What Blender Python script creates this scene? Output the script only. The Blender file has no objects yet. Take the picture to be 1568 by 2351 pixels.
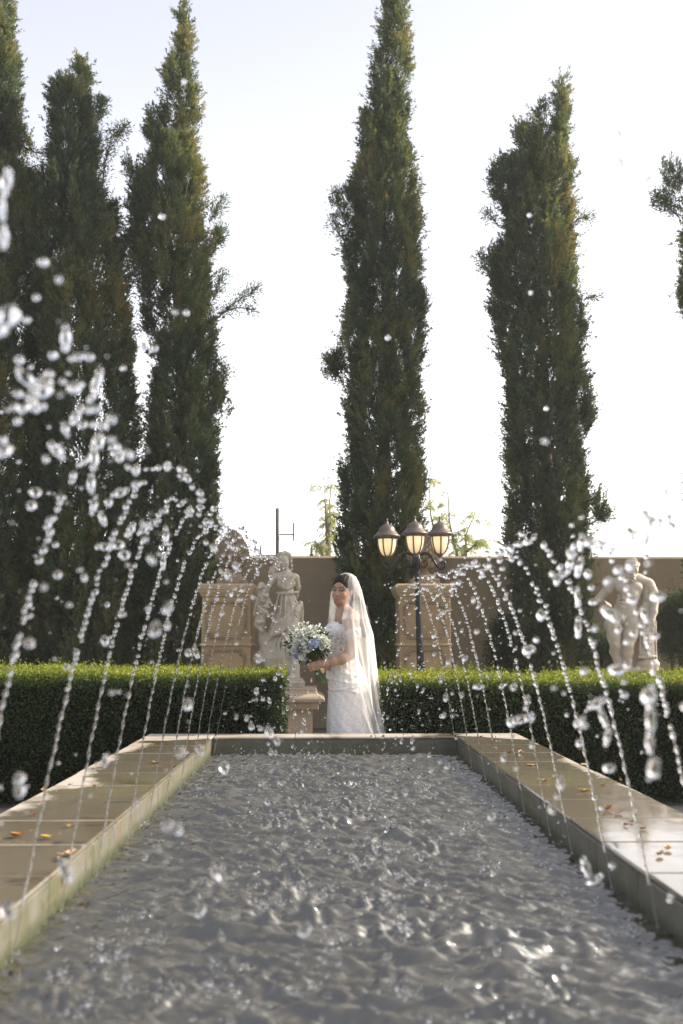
import bpy, math, random
import numpy as np
from mathutils import Vector, Matrix
random.seed(7); rng=np.random.default_rng(11)
S=bpy.context.scene; COL=S.collection
PI=math.pi
# ------------------------------------------------------------------ camera
F=2286.0; CAMZ=1.21; VX,VY=743.0,1472.0
PIT=math.atan((VY-1175.5)/F); YAW=math.atan((784-VX)/math.hypot(F,VY-1175.5))
cd=bpy.data.cameras.new('camera'); cam=bpy.data.objects.new('camera',cd); COL.objects.link(cam)
cam.location=(0,0,CAMZ); cam.rotation_euler=(PI/2+PIT,0,-YAW)
cd.sensor_fit='VERTICAL'; cd.sensor_height=36; cd.lens=35.0*F/2286; cd.clip_end=2000; cd.clip_start=.02
cd.dof.use_dof=True; cd.dof.focus_distance=7.6; cd.dof.aperture_fstop=2.7
S.camera=cam
_R=np.array(Matrix.Rotation(-YAW,3,'Z')@Matrix.Rotation(PI/2+PIT,3,'X'))
def at(px,py,Y):
    d=_R@np.array([(px-784)/F,(1175.5-py)/F,-1.0]); t=Y/d[1]
    return np.array([d[0]*t,Y,CAMZ+d[2]*t])
def proj(p):
    q=_R.T@(np.asarray(p,float)-np.array([0,0,CAMZ])); return 784-F*q[0]/q[2],1175.5+F*q[1]/q[2]
# ------------------------------------------------------------------ mesh helpers
def mesh_np(name,V,Fs,smooth=False):
    """V (n,3); Fs list of int arrays (k,3)/(k,4)"""
    V=np.asarray(V,dtype=np.float32)
    me=bpy.data.meshes.new(name); me.vertices.add(len(V)); me.vertices.foreach_set('co',V.ravel())
    Fs=[np.asarray(f,dtype=np.int32) for f in Fs if len(f)]
    if Fs:
        li=np.concatenate([f.ravel() for f in Fs]); tot=np.concatenate([np.full(len(f),f.shape[1],np.int32) for f in Fs])
        st=np.concatenate([[0],np.cumsum(tot)[:-1]]).astype(np.int32)
        me.loops.add(len(li)); me.loops.foreach_set('vertex_index',li)
        me.polygons.add(len(tot)); me.polygons.foreach_set('loop_start',st); me.polygons.foreach_set('loop_total',tot)
        me.polygons.foreach_set('use_smooth',np.full(len(tot),bool(smooth)))
    me.update(calc_edges=True); me.validate()
    return me
class MB:
    def __init__(s): s.v=[]; s.q=[]; s.t=[]; s.n=0
    def add(s,V,q=(),t=()):
        V=np.asarray(V,float).reshape(-1,3)
        if len(q): s.q.append(np.asarray(q,int)+s.n)
        if len(t): s.t.append(np.asarray(t,int)+s.n)
        s.v.append(V); s.n+=len(V); return s
    def box(s,x0,x1,y0,y1,z0,z1,b=0.0):
        if b<=0:
            V=[(x,y,z) for z in(z0,z1) for y in(y0,y1) for x in(x0,x1)]
            return s.add(V,q=[(0,2,3,1),(4,5,7,6),(0,1,5,4),(2,6,7,3),(0,4,6,2),(1,3,7,5)])
        pr=[(0,b),(b,0)]  # bevel: rings around z
        V=[];q=[]
        zs=[(z0,b),(z0+b,0),(z1-b,0),(z1,b)]
        for z,i in zs:
            ring=[(x0+b,y0+i),(x1-b,y0+i),(x1-i,y0+b),(x1-i,y1-b),(x1-b,y1-i),(x0+b,y1-i),(x0+i,y1-b),(x0+i,y0+b)]
            V+=[(a,c,z) for a,c in ring]
        for k in range(3):
            for j in range(8): q.append((k*8+j,k*8+(j+1)%8,(k+1)*8+(j+1)%8,(k+1)*8+j))
        t=[(0,j+1,j) for j in range(1,7)]+[(24,24+j,24+j+1) for j in range(1,7)]
        return s.add(V,q,t)
    def tube(s,P,R,seg=8,cap=True):
        P=np.asarray(P,float); n=len(P); R=np.broadcast_to(np.asarray(R,float),(n,))
        T=np.gradient(P,axis=0); T/=np.linalg.norm(T,axis=1)[:,None]+1e-12
        u=np.cross(T[0],[0,0,1.]); 
        if np.linalg.norm(u)<1e-3: u=np.cross(T[0],[0,1.,0])
        u/=np.linalg.norm(u); V=[]
        a=np.linspace(0,2*PI,seg,endpoint=False)
        for i in range(n):
            u=u-T[i]*np.dot(u,T[i]); u/=np.linalg.norm(u)+1e-12; w=np.cross(T[i],u)
            V.append(P[i]+R[i]*(np.cos(a)[:,None]*u+np.sin(a)[:,None]*w))
        q=[(i*seg+j,i*seg+(j+1)%seg,(i+1)*seg+(j+1)%seg,(i+1)*seg+j) for i in range(n-1) for j in range(seg)]
        V=np.concatenate(V); t=[]
        if cap:
            V=np.vstack([V,P[0],P[-1]]); c0=n*seg
            t=[(c0,(j+1)%seg,j) for j in range(seg)]+[(c0+1,(n-1)*seg+j,(n-1)*seg+(j+1)%seg) for j in range(seg)]
        return s.add(V,q,t)
    def lathe(s,c,prof,seg=24,sq=1.0,mod=None):
        """prof list (r,z) bottom to top, around c"""
        V=[];n=len(prof)
        for r,z in prof:
            for j in range(seg):
                a=2*PI*j/seg; rr=r*(mod(a,z) if mod else 1)
                V.append((c[0]+rr*math.cos(a),c[1]+rr*math.sin(a)*sq,c[2]+z))
        q=[(i*seg+j,i*seg+(j+1)%seg,(i+1)*seg+(j+1)%seg,(i+1)*seg+j) for i in range(n-1) for j in range(seg)]
        V+= [(c[0],c[1],c[2]+prof[0][1]),(c[0],c[1],c[2]+prof[-1][1])]; c0=n*seg
        t=[(c0,(j+1)%seg,j) for j in range(seg)]+[(c0+1,(n-1)*seg+j,(n-1)*seg+(j+1)%seg) for j in range(seg)]
        return s.add(V,q,t)
    def slab(s,c,prof,w,d,seg=1):
        """rectangular lathe: prof list (offset,z); rectangle half sizes w,d grown by offset"""
        V=[]
        for o,z in prof: V+=[(c[0]-w-o,c[1]-d-o,c[2]+z),(c[0]+w+o,c[1]-d-o,c[2]+z),(c[0]+w+o,c[1]+d+o,c[2]+z),(c[0]-w-o,c[1]+d+o,c[2]+z)]
        n=len(prof); q=[(i*4+j,i*4+(j+1)%4,(i+1)*4+(j+1)%4,(i+1)*4+j) for i in range(n-1) for j in range(4)]
        q+=[(3,2,1,0),(n*4-4,n*4-3,n*4-2,n*4-1)]
        return s.add(V,q)
    def ell(s,c,r,R=None,nu=10,nv=7):
        V=[]
        for i in range(nv+1):
            th=PI*i/nv
            for j in range(nu):
                a=2*PI*j/nu; V.append((r[0]*math.sin(th)*math.cos(a),r[1]*math.sin(th)*math.sin(a),-r[2]*math.cos(th)))
        V=np.array(V); 
        if R is not None: V=V@np.asarray(R).T
        q=[(i*nu+j,i*nu+(j+1)%nu,(i+1)*nu+(j+1)%nu,(i+1)*nu+j) for i in range(nv) for j in range(nu)]
        return s.add(V+np.asarray(c),q)
    def arrays(s): return np.concatenate(s.v),[np.concatenate(s.q) if s.q else [],np.concatenate(s.t) if s.t else []]
def setp(o,label=None,cat=None,group=None,kind=None):
    if label: o['label']=label
    if cat: o['category']=cat
    if group: o['group']=group
    if kind: o['kind']=kind
    return o
def thing(name,label,cat,loc,group=None):
    o=bpy.data.objects.new(name,None); COL.objects.link(o); o.location=[float(a) for a in loc]; o.empty_display_size=.1
    return setp(o,label,cat,group)
WORLD={}
def wloc(o):
    return np.array(WORLD.get(o.name, tuple(o.location)))
def obj(name,mb,mat,parent=None,smooth=False,base=None,attr=None,bevel=0):
    V,Fs=mb.arrays() if isinstance(mb,MB) else mb
    V=np.asarray(V,float)
    if base is None: base=np.array([(V[:,0].min()+V[:,0].max())/2,(V[:,1].min()+V[:,1].max())/2,V[:,2].min()])
    me=mesh_np(name,V-base,Fs,smooth)
    if attr is not None:
        for an,av in attr.items():
            av=np.asarray(av,np.float32)
            if av.ndim==1: a=me.attributes.new(an,'FLOAT','POINT'); a.data.foreach_set('value',av)
            else:
                a=me.attributes.new(an,'FLOAT_COLOR','POINT'); c4=np.ones((len(av),4),np.float32); c4[:,:3]=av; a.data.foreach_set('color',c4.ravel())
    me.materials.append(mat)
    o=bpy.data.objects.new(name,me); COL.objects.link(o)
    WORLD[o.name]=tuple(base)
    pl=wloc(parent) if parent is not None else np.zeros(3)
    o.location=[float(a) for a in (base-pl)]
    if parent is not None: o.parent=parent
    if bevel:
        m=o.modifiers.new('bevel','BEVEL'); m.width=bevel; m.segments=2; m.limit_method='ANGLE'
    return o
# ------------------------------------------------------------------ materials
def nt(name):
    m=bpy.data.materials.new(name); m.use_nodes=True; t=m.node_tree; b=t.nodes['Principled BSDF']; return m,t,b
def N(t,ty,**k):
    n=t.nodes.new(ty)
    for a,v in k.items():
        if a in n.inputs.keys() if isinstance(a,str) else False: n.inputs[a].default_value=v
        else: setattr(n,a,v)
    return n
def mixc(t,fac,a,b,blend='MIX'):
    n=t.nodes.new('ShaderNodeMix'); n.data_type='RGBA'; n.blend_type=blend
    for i,x in ((0,fac),(6,a),(7,b)):
        if isinstance(x,(int,float)): n.inputs[i].default_value=x
        elif isinstance(x,tuple): n.inputs[i].default_value=(*x,1) if len(x)==3 else x
        else: t.links.new(x,n.inputs[i])
    return n.outputs[2]
def noise(t,scale,detail=4,rough=.55,dist=0,vec=None,stretch=None,coord='Object'):
    tc=t.nodes.new('ShaderNodeTexCoord'); mp=t.nodes.new('ShaderNodeMapping')
    t.links.new(vec if vec is not None else tc.outputs[coord],mp.inputs[0])
    if stretch: mp.inputs['Scale'].default_value=stretch
    n=t.nodes.new('ShaderNodeTexNoise'); n.inputs['Scale'].default_value=scale; n.inputs['Detail'].default_value=detail
    n.inputs['Roughness'].default_value=rough; n.inputs['Distortion'].default_value=dist
    t.links.new(mp.outputs[0],n.inputs['Vector']); return n.outputs['Fac']
def ramp(t,fac,a,b,ca=(0,0,0),cb=(1,1,1)):
    r=t.nodes.new('ShaderNodeValToRGB'); r.color_ramp.elements[0].position=a; r.color_ramp.elements[1].position=b
    r.color_ramp.elements[0].color=(*ca,1); r.color_ramp.elements[1].color=(*cb,1); t.links.new(fac,r.inputs[0]); return r.outputs[0]
def bump(t,b,h,strength=.3,dist=.01):
    n=t.nodes.new('ShaderNodeBump'); n.inputs['Strength'].default_value=strength; n.inputs['Distance'].default_value=dist
    t.links.new(h,n.inputs['Height']); t.links.new(n.outputs[0],b.inputs['Normal']); return n
def stone(name,c1,c2,c3=None,rough=.85,sc=6,bs=.25,bd=.01,grain=60,streak=None):
    m,t,b=nt(name)
    col=mixc(t,ramp(t,noise(t,sc,6,.6),.3,.7),c1,c2)
    if c3: col=mixc(t,ramp(t,noise(t,sc*.45,5,.65,1.0,stretch=streak),.52,.72),col,c3)
    col=mixc(t,.35,col,mixc(t,noise(t,grain,3,.7),(.55,.55,.55),(1.3,1.3,1.3)),'MULTIPLY')
    t.links.new(col,b.inputs['Base Color']); b.inputs['Roughness'].default_value=rough
    bump(t,b,noise(t,grain*.6,5,.65),bs,bd); return m
def plain(name,c,rough=.5,metal=0,bs=0,sc=40,var=.25):
    m,t,b=nt(name); c2=tuple(min(1,x*(1+var)) for x in c); c1=tuple(x*(1-var) for x in c)
    t.links.new(mixc(t,noise(t,sc*.4,4,.6),c1,c2),b.inputs['Base Color']); b.inputs['Roughness'].default_value=rough; b.inputs['Metallic'].default_value=metal
    if bs: bump(t,b,noise(t,sc,4,.6),bs,.005)
    return m
def leafmat(name,stops,transl=.35,rough=.5,spec=.3):
    m,t,b=nt(name); a=t.nodes.new('ShaderNodeAttribute'); a.attribute_name='tint'
    r=t.nodes.new('ShaderNodeValToRGB'); e=r.color_ramp.elements
    while len(e)<len(stops): e.new(.5)
    for i,(p,c) in enumerate(stops): e[i].position=p; e[i].color=(*c,1)
    t.links.new(a.outputs['Fac'],r.inputs[0]); t.links.new(r.outputs[0],b.inputs['Base Color'])
    b.inputs['Roughness'].default_value=rough; b.inputs['Specular IOR Level'].default_value=spec
    tr=t.nodes.new('ShaderNodeBsdfTranslucent'); t.links.new(mixc(t,1.0,r.outputs[0],(1.5,1.35,.7),'MULTIPLY'),tr.inputs[0])
    mx=t.nodes.new('ShaderNodeMixShader'); mx.inputs[0].default_value=transl
    out=t.nodes['Material Output']; t.links.new(b.outputs[0],mx.inputs[1]); t.links.new(tr.outputs[0],mx.inputs[2]); t.links.new(mx.outputs[0],out.inputs[0])
    return m
M={}
M['stucco']=stone('stucco',(.34,.26,.165),(.41,.32,.21),(.24,.18,.115),sc=2.2,bs=.6,bd=.012,grain=45,streak=(1,1,.22))
M['marble']=stone('marble',(.42,.37,.285),(.50,.445,.355),(.27,.22,.16),rough=.7,sc=9,bs=.25,bd=.004,grain=50,streak=(1,1,.5))
M['sand']=stone('sandstone',(.30,.205,.105),(.38,.275,.15),(.19,.13,.07),sc=4,bs=.3,bd=.005,grain=80)
M['sandd']=stone('carved_sandstone',(.20,.15,.09),(.30,.22,.13),(.12,.10,.07),sc=10,bs=.9,bd=.02,grain=40)
M['cast']=stone('cast_stone',(.36,.28,.19),(.43,.34,.24),(.30,.23,.16),sc=5,bs=.3,bd=.005,grain=80)
M['cone']=stone('weathered_stone',(.22,.165,.105),(.30,.23,.155),(.15,.115,.075),sc=9,bs=.3,bd=.004,grain=60)
M['bark']=stone('bark',(.12,.08,.05),(.2,.14,.1),sc=12,bs=.8,bd=.02,grain=30)
M['iron']=plain('black_iron',(.022,.022,.024),.42,.3,.1)
M['roofm']=plain('bronze_painted_metal',(.15,.115,.095),.45,.35,.15)
M['pole']=plain('grey_pole',(.10,.10,.10),.6)
M['gravel']=stone('pale_paving',(.20,.18,.15),(.26,.235,.20),(.15,.13,.10),sc=2,bs=.4,bd=.01,grain=70)
M['cyp']=leafmat('cypress_foliage',[(0,(.045,.068,.050)),(.45,(.085,.125,.070)),(.75,(.18,.20,.095)),(1,(.20,.175,.085))],.45,.6)
M['box']=leafmat('box_leaves',[(0,(.012,.024,.008)),(.4,(.04,.072,.018)),(.7,(.18,.23,.03)),(1,(.42,.42,.06))],.35,.5,.25)
M['wil']=leafmat('willow_leaves',[(0,(.26,.31,.17)),(1,(.42,.47,.28))],.5,.5)
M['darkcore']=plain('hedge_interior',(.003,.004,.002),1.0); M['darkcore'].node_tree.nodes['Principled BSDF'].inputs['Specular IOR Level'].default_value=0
def coping(name,inner):
    m,t,b=nt(name); PG=t.nodes.new('ShaderNodeNewGeometry').outputs['Position']
    base=mixc(t,noise(t,5,6,.6,vec=PG),(.30,.27,.225),(.38,.345,.295))
    base=mixc(t,ramp(t,noise(t,2.2,5,.6,.8,vec=PG),.5,.7),base,(.25,.20,.14))
    tc=t.nodes.new('ShaderNodeNewGeometry'); sep=t.nodes.new('ShaderNodeSeparateXYZ'); t.links.new(tc.outputs['Position'],sep.inputs[0])
    # wet where the jets have splashed: a puddled patch edge from noise, with distance from the pool's rim
    ab=t.nodes.new('ShaderNodeMath'); ab.operation='SUBTRACT'; t.links.new(sep.outputs[0],ab.inputs[0]); ab.inputs[1].default_value=.08
    ab2=t.nodes.new('ShaderNodeMath'); ab2.operation='ABSOLUTE'; t.links.new(ab.outputs[0],ab2.inputs[0])
    mr=t.nodes.new('ShaderNodeMapRange'); t.links.new(ab2.outputs[0],mr.inputs[0]); mr.inputs[1].default_value=.85; mr.inputs[2].default_value=1.42; mr.inputs[3].default_value=.42; mr.inputs[4].default_value=-.16
    yr=t.nodes.new('ShaderNodeMapRange'); t.links.new(sep.outputs[1],yr.inputs[0]); yr.inputs[1].default_value=6.75; yr.inputs[2].default_value=7.1; yr.inputs[3].default_value=0; yr.inputs[4].default_value=-.55
    s1=t.nodes.new('ShaderNodeMath'); s1.operation='ADD'; t.links.new(mr.outputs[0],s1.inputs[0]); t.links.new(yr.outputs[0],s1.inputs[1])
    nz=noise(t,1.5,5,.6,.4,vec=tc.outputs['Position'],stretch=(1,1,1))
    s2=t.nodes.new('ShaderNodeMath'); s2.operation='ADD'; t.links.new(s1.outputs[0],s2.inputs[0]); t.links.new(nz,s2.inputs[1])
    s3=t.nodes.new('ShaderNodeMapRange'); t.links.new(sep.outputs[0],s3.inputs[0]); s3.inputs[1].default_value=-.2; s3.inputs[2].default_value=.2; s3.inputs[3].default_value=0; s3.inputs[4].default_value=.13
    s4=t.nodes.new('ShaderNodeMath'); s4.operation='ADD'; t.links.new(s2.outputs[0],s4.inputs[0]); t.links.new(s3.outputs[0],s4.inputs[1]); wet=ramp(t,s4.outputs[0],.50,.58)
    col=mixc(t,wet,mixc(t,1.0,base,(1.08,1.06,1.04),'MULTIPLY'),mixc(t,1.0,base,(.42,.40,.34),'MULTIPLY'))
    t.links.new(col,b.inputs['Base Color'])
    rg=mixc(t,wet,(.8,.8,.8),(.07,.07,.07)); rg=mixc(t,.35,rg,mixc(t,ramp(t,noise(t,9,4,.6,vec=PG),.45,.7),(0,0,0),(.3,.3,.3)),'ADD'); t.links.new(rg,b.inputs['Roughness'])
    h=mixc(t,wet,noise(t,70,5,.6,vec=PG),mixc(t,.12,(.5,.5,.5),noise(t,22,4,.55,vec=PG)))
    bump(t,b,h,.25,.006); return m
M['coping']=coping('wet_travertine',0)
def innerwall():
    m,t,b=nt('stained_pool_wall'); PG=t.nodes.new('ShaderNodeNewGeometry').outputs['Position']
    c=mixc(t,noise(t,5,6,.65,vec=PG),(.11,.104,.08),(.18,.17,.135))
    c=mixc(t,ramp(t,noise(t,6,6,.7,.6,vec=PG,stretch=(1,1,.5)),.48,.62),c,(.10,.10,.055))
    c=mixc(t,ramp(t,noise(t,9,5,.6,.3,vec=PG,stretch=(1,1,.6)),.56,.68),c,(.17,.125,.06))
    sp=t.nodes.new('ShaderNodeSeparateXYZ'); t.links.new(PG,sp.inputs[0]); mr=t.nodes.new('ShaderNodeMapRange'); t.links.new(sp.outputs[2],mr.inputs[0]); mr.inputs[1].default_value=WAT_+.05; mr.inputs[2].default_value=WAT_+.01
    c=mixc(t,mr.outputs[0],c,(.05,.06,.025))
    t.links.new(c,b.inputs['Base Color']); b.inputs['Roughness'].default_value=.4
    bump(t,b,noise(t,25,5,.6,vec=PG),.5,.008); return m
WAT_=.425
M['pwall']=innerwall()
def watermat():
    m,t,b=nt('fountain_water'); b.inputs['Base Color'].default_value=(.050,.045,.027,1)
    b.inputs['Roughness'].default_value=.012; b.inputs['IOR'].default_value=2.15; b.inputs['Specular IOR Level'].default_value=.5
    h1=noise(t,18,4,.55,.7,stretch=(1,2.0,1)); bump(t,b,h1,.22,.010)
    return m
M['water']=watermat()
def glassw():
    m,t,b=nt('water_drop'); b.inputs['Base Color'].default_value=(1,1,1,1); b.inputs['Roughness'].default_value=.0
    b.inputs['IOR'].default_value=1.33; b.inputs['Transmission Weight'].default_value=1.0; return m
M['drop']=glassw()
M['skin']=None
# ------------------------------------------------------------------ signed distance fields -> mesh
class SDF:
    def __init__(s,lo,hi,h):
        s.lo=np.array(lo,float); s.h=h; s.n=np.ceil((np.array(hi)-s.lo)/h).astype(int)+1; s.D=np.full(s.n,.08)
    def sub(s,lo,hi):
        a=np.clip(((np.array(lo)-s.lo)/s.h).astype(int),0,s.n); b=np.clip(((np.array(hi)-s.lo)/s.h).astype(int)+2,0,s.n)
        sl=tuple(slice(a[i],b[i]) for i in range(3))
        if min(b-a)<=0: return None,None
        g=[s.lo[i]+s.h*np.arange(a[i],b[i]) for i in range(3)]
        return sl,np.stack(np.meshgrid(*g,indexing='ij'),-1)
    def comb(s,sl,d,k,op):
        A=s.D[sl]
        if op=='+':
            h=np.maximum(k-np.abs(A-d),0)/k; s.D[sl]=np.minimum(A,d)-h*h*k/4
        else:
            d=-d; h=np.maximum(k-np.abs(A-d),0)/k; s.D[sl]=np.maximum(A,d)+h*h*k/4
    def cap(s,p,r,q,r2,k=.02,op='+'):
        p=np.array(p,float); q=np.array(q,float); m=max(r,r2)+k+.03
        sl,X=s.sub(np.minimum(p,q)-m,np.maximum(p,q)+m)
        if sl is None: return s
        w=q-p; L=np.dot(w,w)+1e-12; t=np.clip(((X-p)@w)/L,0,1)
        d=np.linalg.norm(X-p-t[...,None]*w,axis=-1)-(r+(r2-r)*t); s.comb(sl,d,k,op); return s
    def limb(s,pr,k=.02,op='+'):
        for (p,r),(q,r2) in zip(pr[:-1],pr[1:]): s.cap(p,r,q,r2,k,op)
        return s
    def ell(s,c,r,R=None,k=.02,op='+'):
        c=np.array(c,float); r=np.array(r,float); m=r.max()+k+.03
        sl,X=s.sub(c-m,c+m)
        if sl is None: return s
        Y=X-c
        if R is not None: Y=Y@np.asarray(R)
        k0=np.linalg.norm(Y/r,axis=-1); k1=np.linalg.norm(Y/(r*r),axis=-1)+1e-9
        s.comb(sl,k0*(k0-1)/k1,k,op); return s
    def mesh(s,disp=None):
        D=s.D
        if disp is not None:
            D=D+disp
        D=D+1e-7
        n=np.array(D.shape)-1; ins=D<0
        acc=np.zeros((*n,3),np.float32); cnt=np.zeros(n,np.int16)
        for ax in range(3):
            o=[i for i in range(3) if i!=ax]
            a=[slice(None)]*3; b=[slice(None)]*3; a[ax]=slice(0,-1); b[ax]=slice(1,None)
            A=D[tuple(a)]; B=D[tuple(b)]; cr=(ins[tuple(a)]!=ins[tuple(b)])
            tt=np.where(cr,A/np.where(cr,A-B,1),0)
            for i in (0,1):
                for j in (0,1):
                    sl=[slice(None)]*3; sl[o[0]]=slice(i,n[o[0]]+i); sl[o[1]]=slice(j,n[o[1]]+j)
                    c=cr[tuple(sl)]; tv=tt[tuple(sl)]
                    acc[...,ax]+=np.where(c,tv,0); acc[...,o[0]]+=np.where(c,i,0); acc[...,o[1]]+=np.where(c,j,0); cnt+=c
        act=cnt>0; idx=np.full(n,-1,np.int64); ijk=np.argwhere(act); idx[act]=np.arange(len(ijk))
        V=s.lo+s.h*(ijk+acc[act]/cnt[act][:,None]); Q=[]
        for ax in range(3):
            o=[(ax+1)%3,(ax+2)%3]
            a=[slice(None)]*3; b=[slice(None)]*3; a[ax]=slice(0,-1); b[ax]=slice(1,None)
            A=ins[tuple(a)]; B=ins[tuple(b)]; e=np.argwhere(A!=B)
            e=e[(e[:,o[0]]>0)&(e[:,o[1]]>0)&(e[:,o[0]]<n[o[0]])&(e[:,o[1]]<n[o[1]])]
            if not len(e): continue
            def g(d0,d1):
                k=e.copy(); k[:,o[0]]-=d0; k[:,o[1]]-=d1; return idx[k[:,0],k[:,1],k[:,2]]
            q=np.stack([g(1,1),g(0,1),g(0,0),g(1,0)],1); fl=~A[e[:,0],e[:,1],e[:,2]]
            q[fl]=q[fl][:,::-1]; Q.append(q)
        return V,[np.concatenate(Q),[]]
def lap(V,Fs,it=1,lam=.5):
    q=Fs[0]; E=np.concatenate([q[:,[0,1]],q[:,[1,2]],q[:,[2,3]],q[:,[3,0]]]); E=np.concatenate([E,E[:,::-1]])
    deg=np.bincount(E[:,0],minlength=len(V))[:,None]+1e-9
    for _ in range(it):
        s=np.stack([np.bincount(E[:,0],weights=V[E[:,1],i],minlength=len(V)) for i in range(3)],1)/deg
        V=V+(s-V)*lam
    return V
def nz3(P,sc,seed=0,oct=3):
    r=np.random.default_rng(seed); out=np.zeros(P.shape[:-1]); amp=1
    for o in range(oct):
        for _ in range(6):
            k=r.normal(size=3); k*=sc*(2**o)/np.linalg.norm(k); out+=amp*np.sin(P@k+r.uniform(0,6.28))
        amp*=.55
    return out/4.5
# ================================================================== SETTING
RIM=.55; WAT=.425
XI0,XI1,XO0,XO1=-.775,.93,-1.243,1.39
YB,YBO=7.075,7.31; YN=.62; YNO=.38
mb=MB(); mb.add([(-300,-300,0),(300,-300,0),(300,300,0),(-300,300,0)],q=[(0,1,2,3)])
setp(obj('ground',mb,M['gravel'],base=np.zeros(3)),kind='structure')
# ---- basin
basin=thing('fountain_basin','long raised rectangular stone pool with wet coping and stained inner walls','fountain basin',(.08,4,0))
def slab_mesh(x0,x1,y0,y1,z0,z1,dz=0,b=.006):
    m=MB(); m.box(x0,x1,y0,y1,z0+dz,z1+dz,b); return m
ys=[YB-.11]; 
while ys[-1]-.4465>YN: ys.append(ys[-1]-.4465)
ys.append(YN)
g=.006
M['mortar']=plain('pale_mortar',(.34,.30,.24),.8)
for side in (0,1):
    xa,xb=(XO0-.004,XI0+.0025) if side==0 else (XI1-.0025,XO1+.004)
    for i in range(len(ys)-1):
        j=random.uniform(-.0015,.0015)
        obj('coping_slab',slab_mesh(xa+random.uniform(-.004,.004),xb+random.uniform(-.002,.002),ys[i+1]+g/2,ys[i]-g/2,RIM-.018,RIM,j),M['coping'],basin)
    obj('coping_slab',slab_mesh(xa,xb,ys[0]+g/2,YBO,RIM-.018,RIM,.001),M['coping'],basin)
nb=3
for i in range(nb):
    x0=XI0+.008+(XI1-XI0-.016)*i/nb; x1=XI0+.008+(XI1-XI0-.016)*(i+1)/nb
    obj('coping_slab',slab_mesh(x0+g/2,x1-g/2,YB-.0025,YBO,RIM-.018,RIM,random.uniform(-.001,.001)),M['coping'],basin)
obj('coping_slab',slab_mesh(XO0-.015,XO1+.015,YNO,YN-g/2,RIM-.018,RIM),M['coping'],basin)
zt=RIM-.0185
for (xa,xb,ya,yb) in ((XO0+.01,XI0-.006,YNO+.02,YBO-.01),(XI1+.006,XO1-.01,YNO+.02,YBO-.01),(XI0+.02,XI1-.02,YB+.008,YBO-.012)):
    w=MB(); w.box(xa,xb,ya,yb,RIM-.0165,RIM-.0025); obj('mortar',w,M['mortar'],basin)
for side in (0,1):
    xa,xb=(XO0+.004,XI0) if side==0 else (XI1,XO1-.004)
    ysw=[YBO-.02]+[y+.1 for y in ys[1:-1]]+[YNO+.02]
    for i in range(len(ysw)-1):
        w=MB(); w.box(xa+random.uniform(0,.003),xb-random.uniform(0,.003),ysw[i+1]+.002,ysw[i]-.002,0.002,zt,.004); obj('inner_wall',w,M['pwall'],basin)
M['pwalld']=stone('dark_olive_stone',(.075,.075,.05),(.11,.11,.075),(.045,.05,.03),rough=.35,sc=6,bs=.4,grain=40)  # darker olive stone used for the far inner wall
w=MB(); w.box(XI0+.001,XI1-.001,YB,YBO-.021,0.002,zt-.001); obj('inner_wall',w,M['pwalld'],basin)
w=MB(); w.box(XI0+.001,XI1-.001,YNO+.021,YN,0.002,zt-.001); obj('inner_wall',w,M['pwall'],basin)
w=MB(); w.box(XI0+.002,XI1-.002,YN+.001,YB-.001,0.004,.06); obj('pool_floor',w,M['pwall'],basin)
# ---- jets positions
JL=[1.6,2.07,2.51,2.96,3.40,3.91,4.37,4.84,5.32,5.80,6.30,6.93]
JR=[1.85,2.33,2.77,3.20,3.70,4.05,4.55,5.14,5.63,6.15,6.82]
jets=[]
for s,L in ((0,JL),(1,JR)):
    for i,y in enumerate(L):
        H=(1.10+.030*y if s==0 else 0.95+.025*y)+random.uniform(-.03,.03); vz=math.sqrt(2*9.81*H); vx=(.62+random.uniform(-.05,.10))*(1 if s==0 else -1)
        x0=-.742 if s==0 else .895
        jets.append((s,i,x0,y,vx,vz,random.uniform(-.03,.03)))
# ---- water surface
nx,ny=400,1700
gx=np.linspace(XI0-.002,XI1+.002,nx); u=np.linspace(0,1,ny); gy=YN-.002+(YB-YN+.004)*(.35*u+.65*u**1.6)
X,Y=np.meshgrid(gx,gy,indexing='ij')
Z=np.zeros_like(X); r=np.random.default_rng(5)
chop=np.clip(1.15-((X-.08)/1.05)**2,.5,1.05)
for k in range(150):
    lam=.022*(10**(r.random()**1.6)); a=.0185*lam*r.uniform(.5,1)*(1 if lam<.16 else .75); th=r.normal(PI/2,.26); kx,ky=2*PI/lam*math.cos(th),2*PI/lam*math.sin(th)
    ph=kx*X+ky*Y+r.uniform(0,6.28)+1.5*np.sin(X*r.uniform(2,7)+Y*r.uniform(2,9)+r.uniform(0,6))+.8*np.sin(X*r.uniform(7,14)+Y*r.uniform(9,20)+r.uniform(0,6))
    pk_=3.0*(1-np.abs(np.sin(ph/2)))**1.6-1.0; Z+=a*pk_*np.clip(.45+.9*np.sin(X*r.uniform(1,6)+Y*r.uniform(1,6)+r.uniform(0,6)),0,1.35)
Z-=Z.mean()
lands=[]
for (s,i,x0,y0,vx,vz,dy) in jets:
    T=2*vz/9.81
    for q in range(2): lands.append((x0+vx*T*r.uniform(.85,1.25)+r.normal(0,.05),y0+r.normal(0,.12)))
for q in range(26): lands.append((.08+r.normal(0,.42),r.uniform(1.4,7)))
for (lx,ly) in lands:
    d=np.hypot(X-lx,Y-ly); m=d<.35; R0=r.uniform(.02,.16); lam=r.uniform(.035,.07)
    Z[m]+=(r.uniform(.002,.006)*np.exp(-((d-R0)/(lam*1.1))**2)*np.cos((d-R0)*2*PI/lam))[m]
Z*=chop*1.1
V=np.stack([X,Y,WAT+Z],-1).reshape(-1,3)
I=np.arange(nx*ny).reshape(nx,ny); q=np.stack([I[:-1,:-1],I[1:,:-1],I[1:,1:],I[:-1,1:]],-1).reshape(-1,4)
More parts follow.
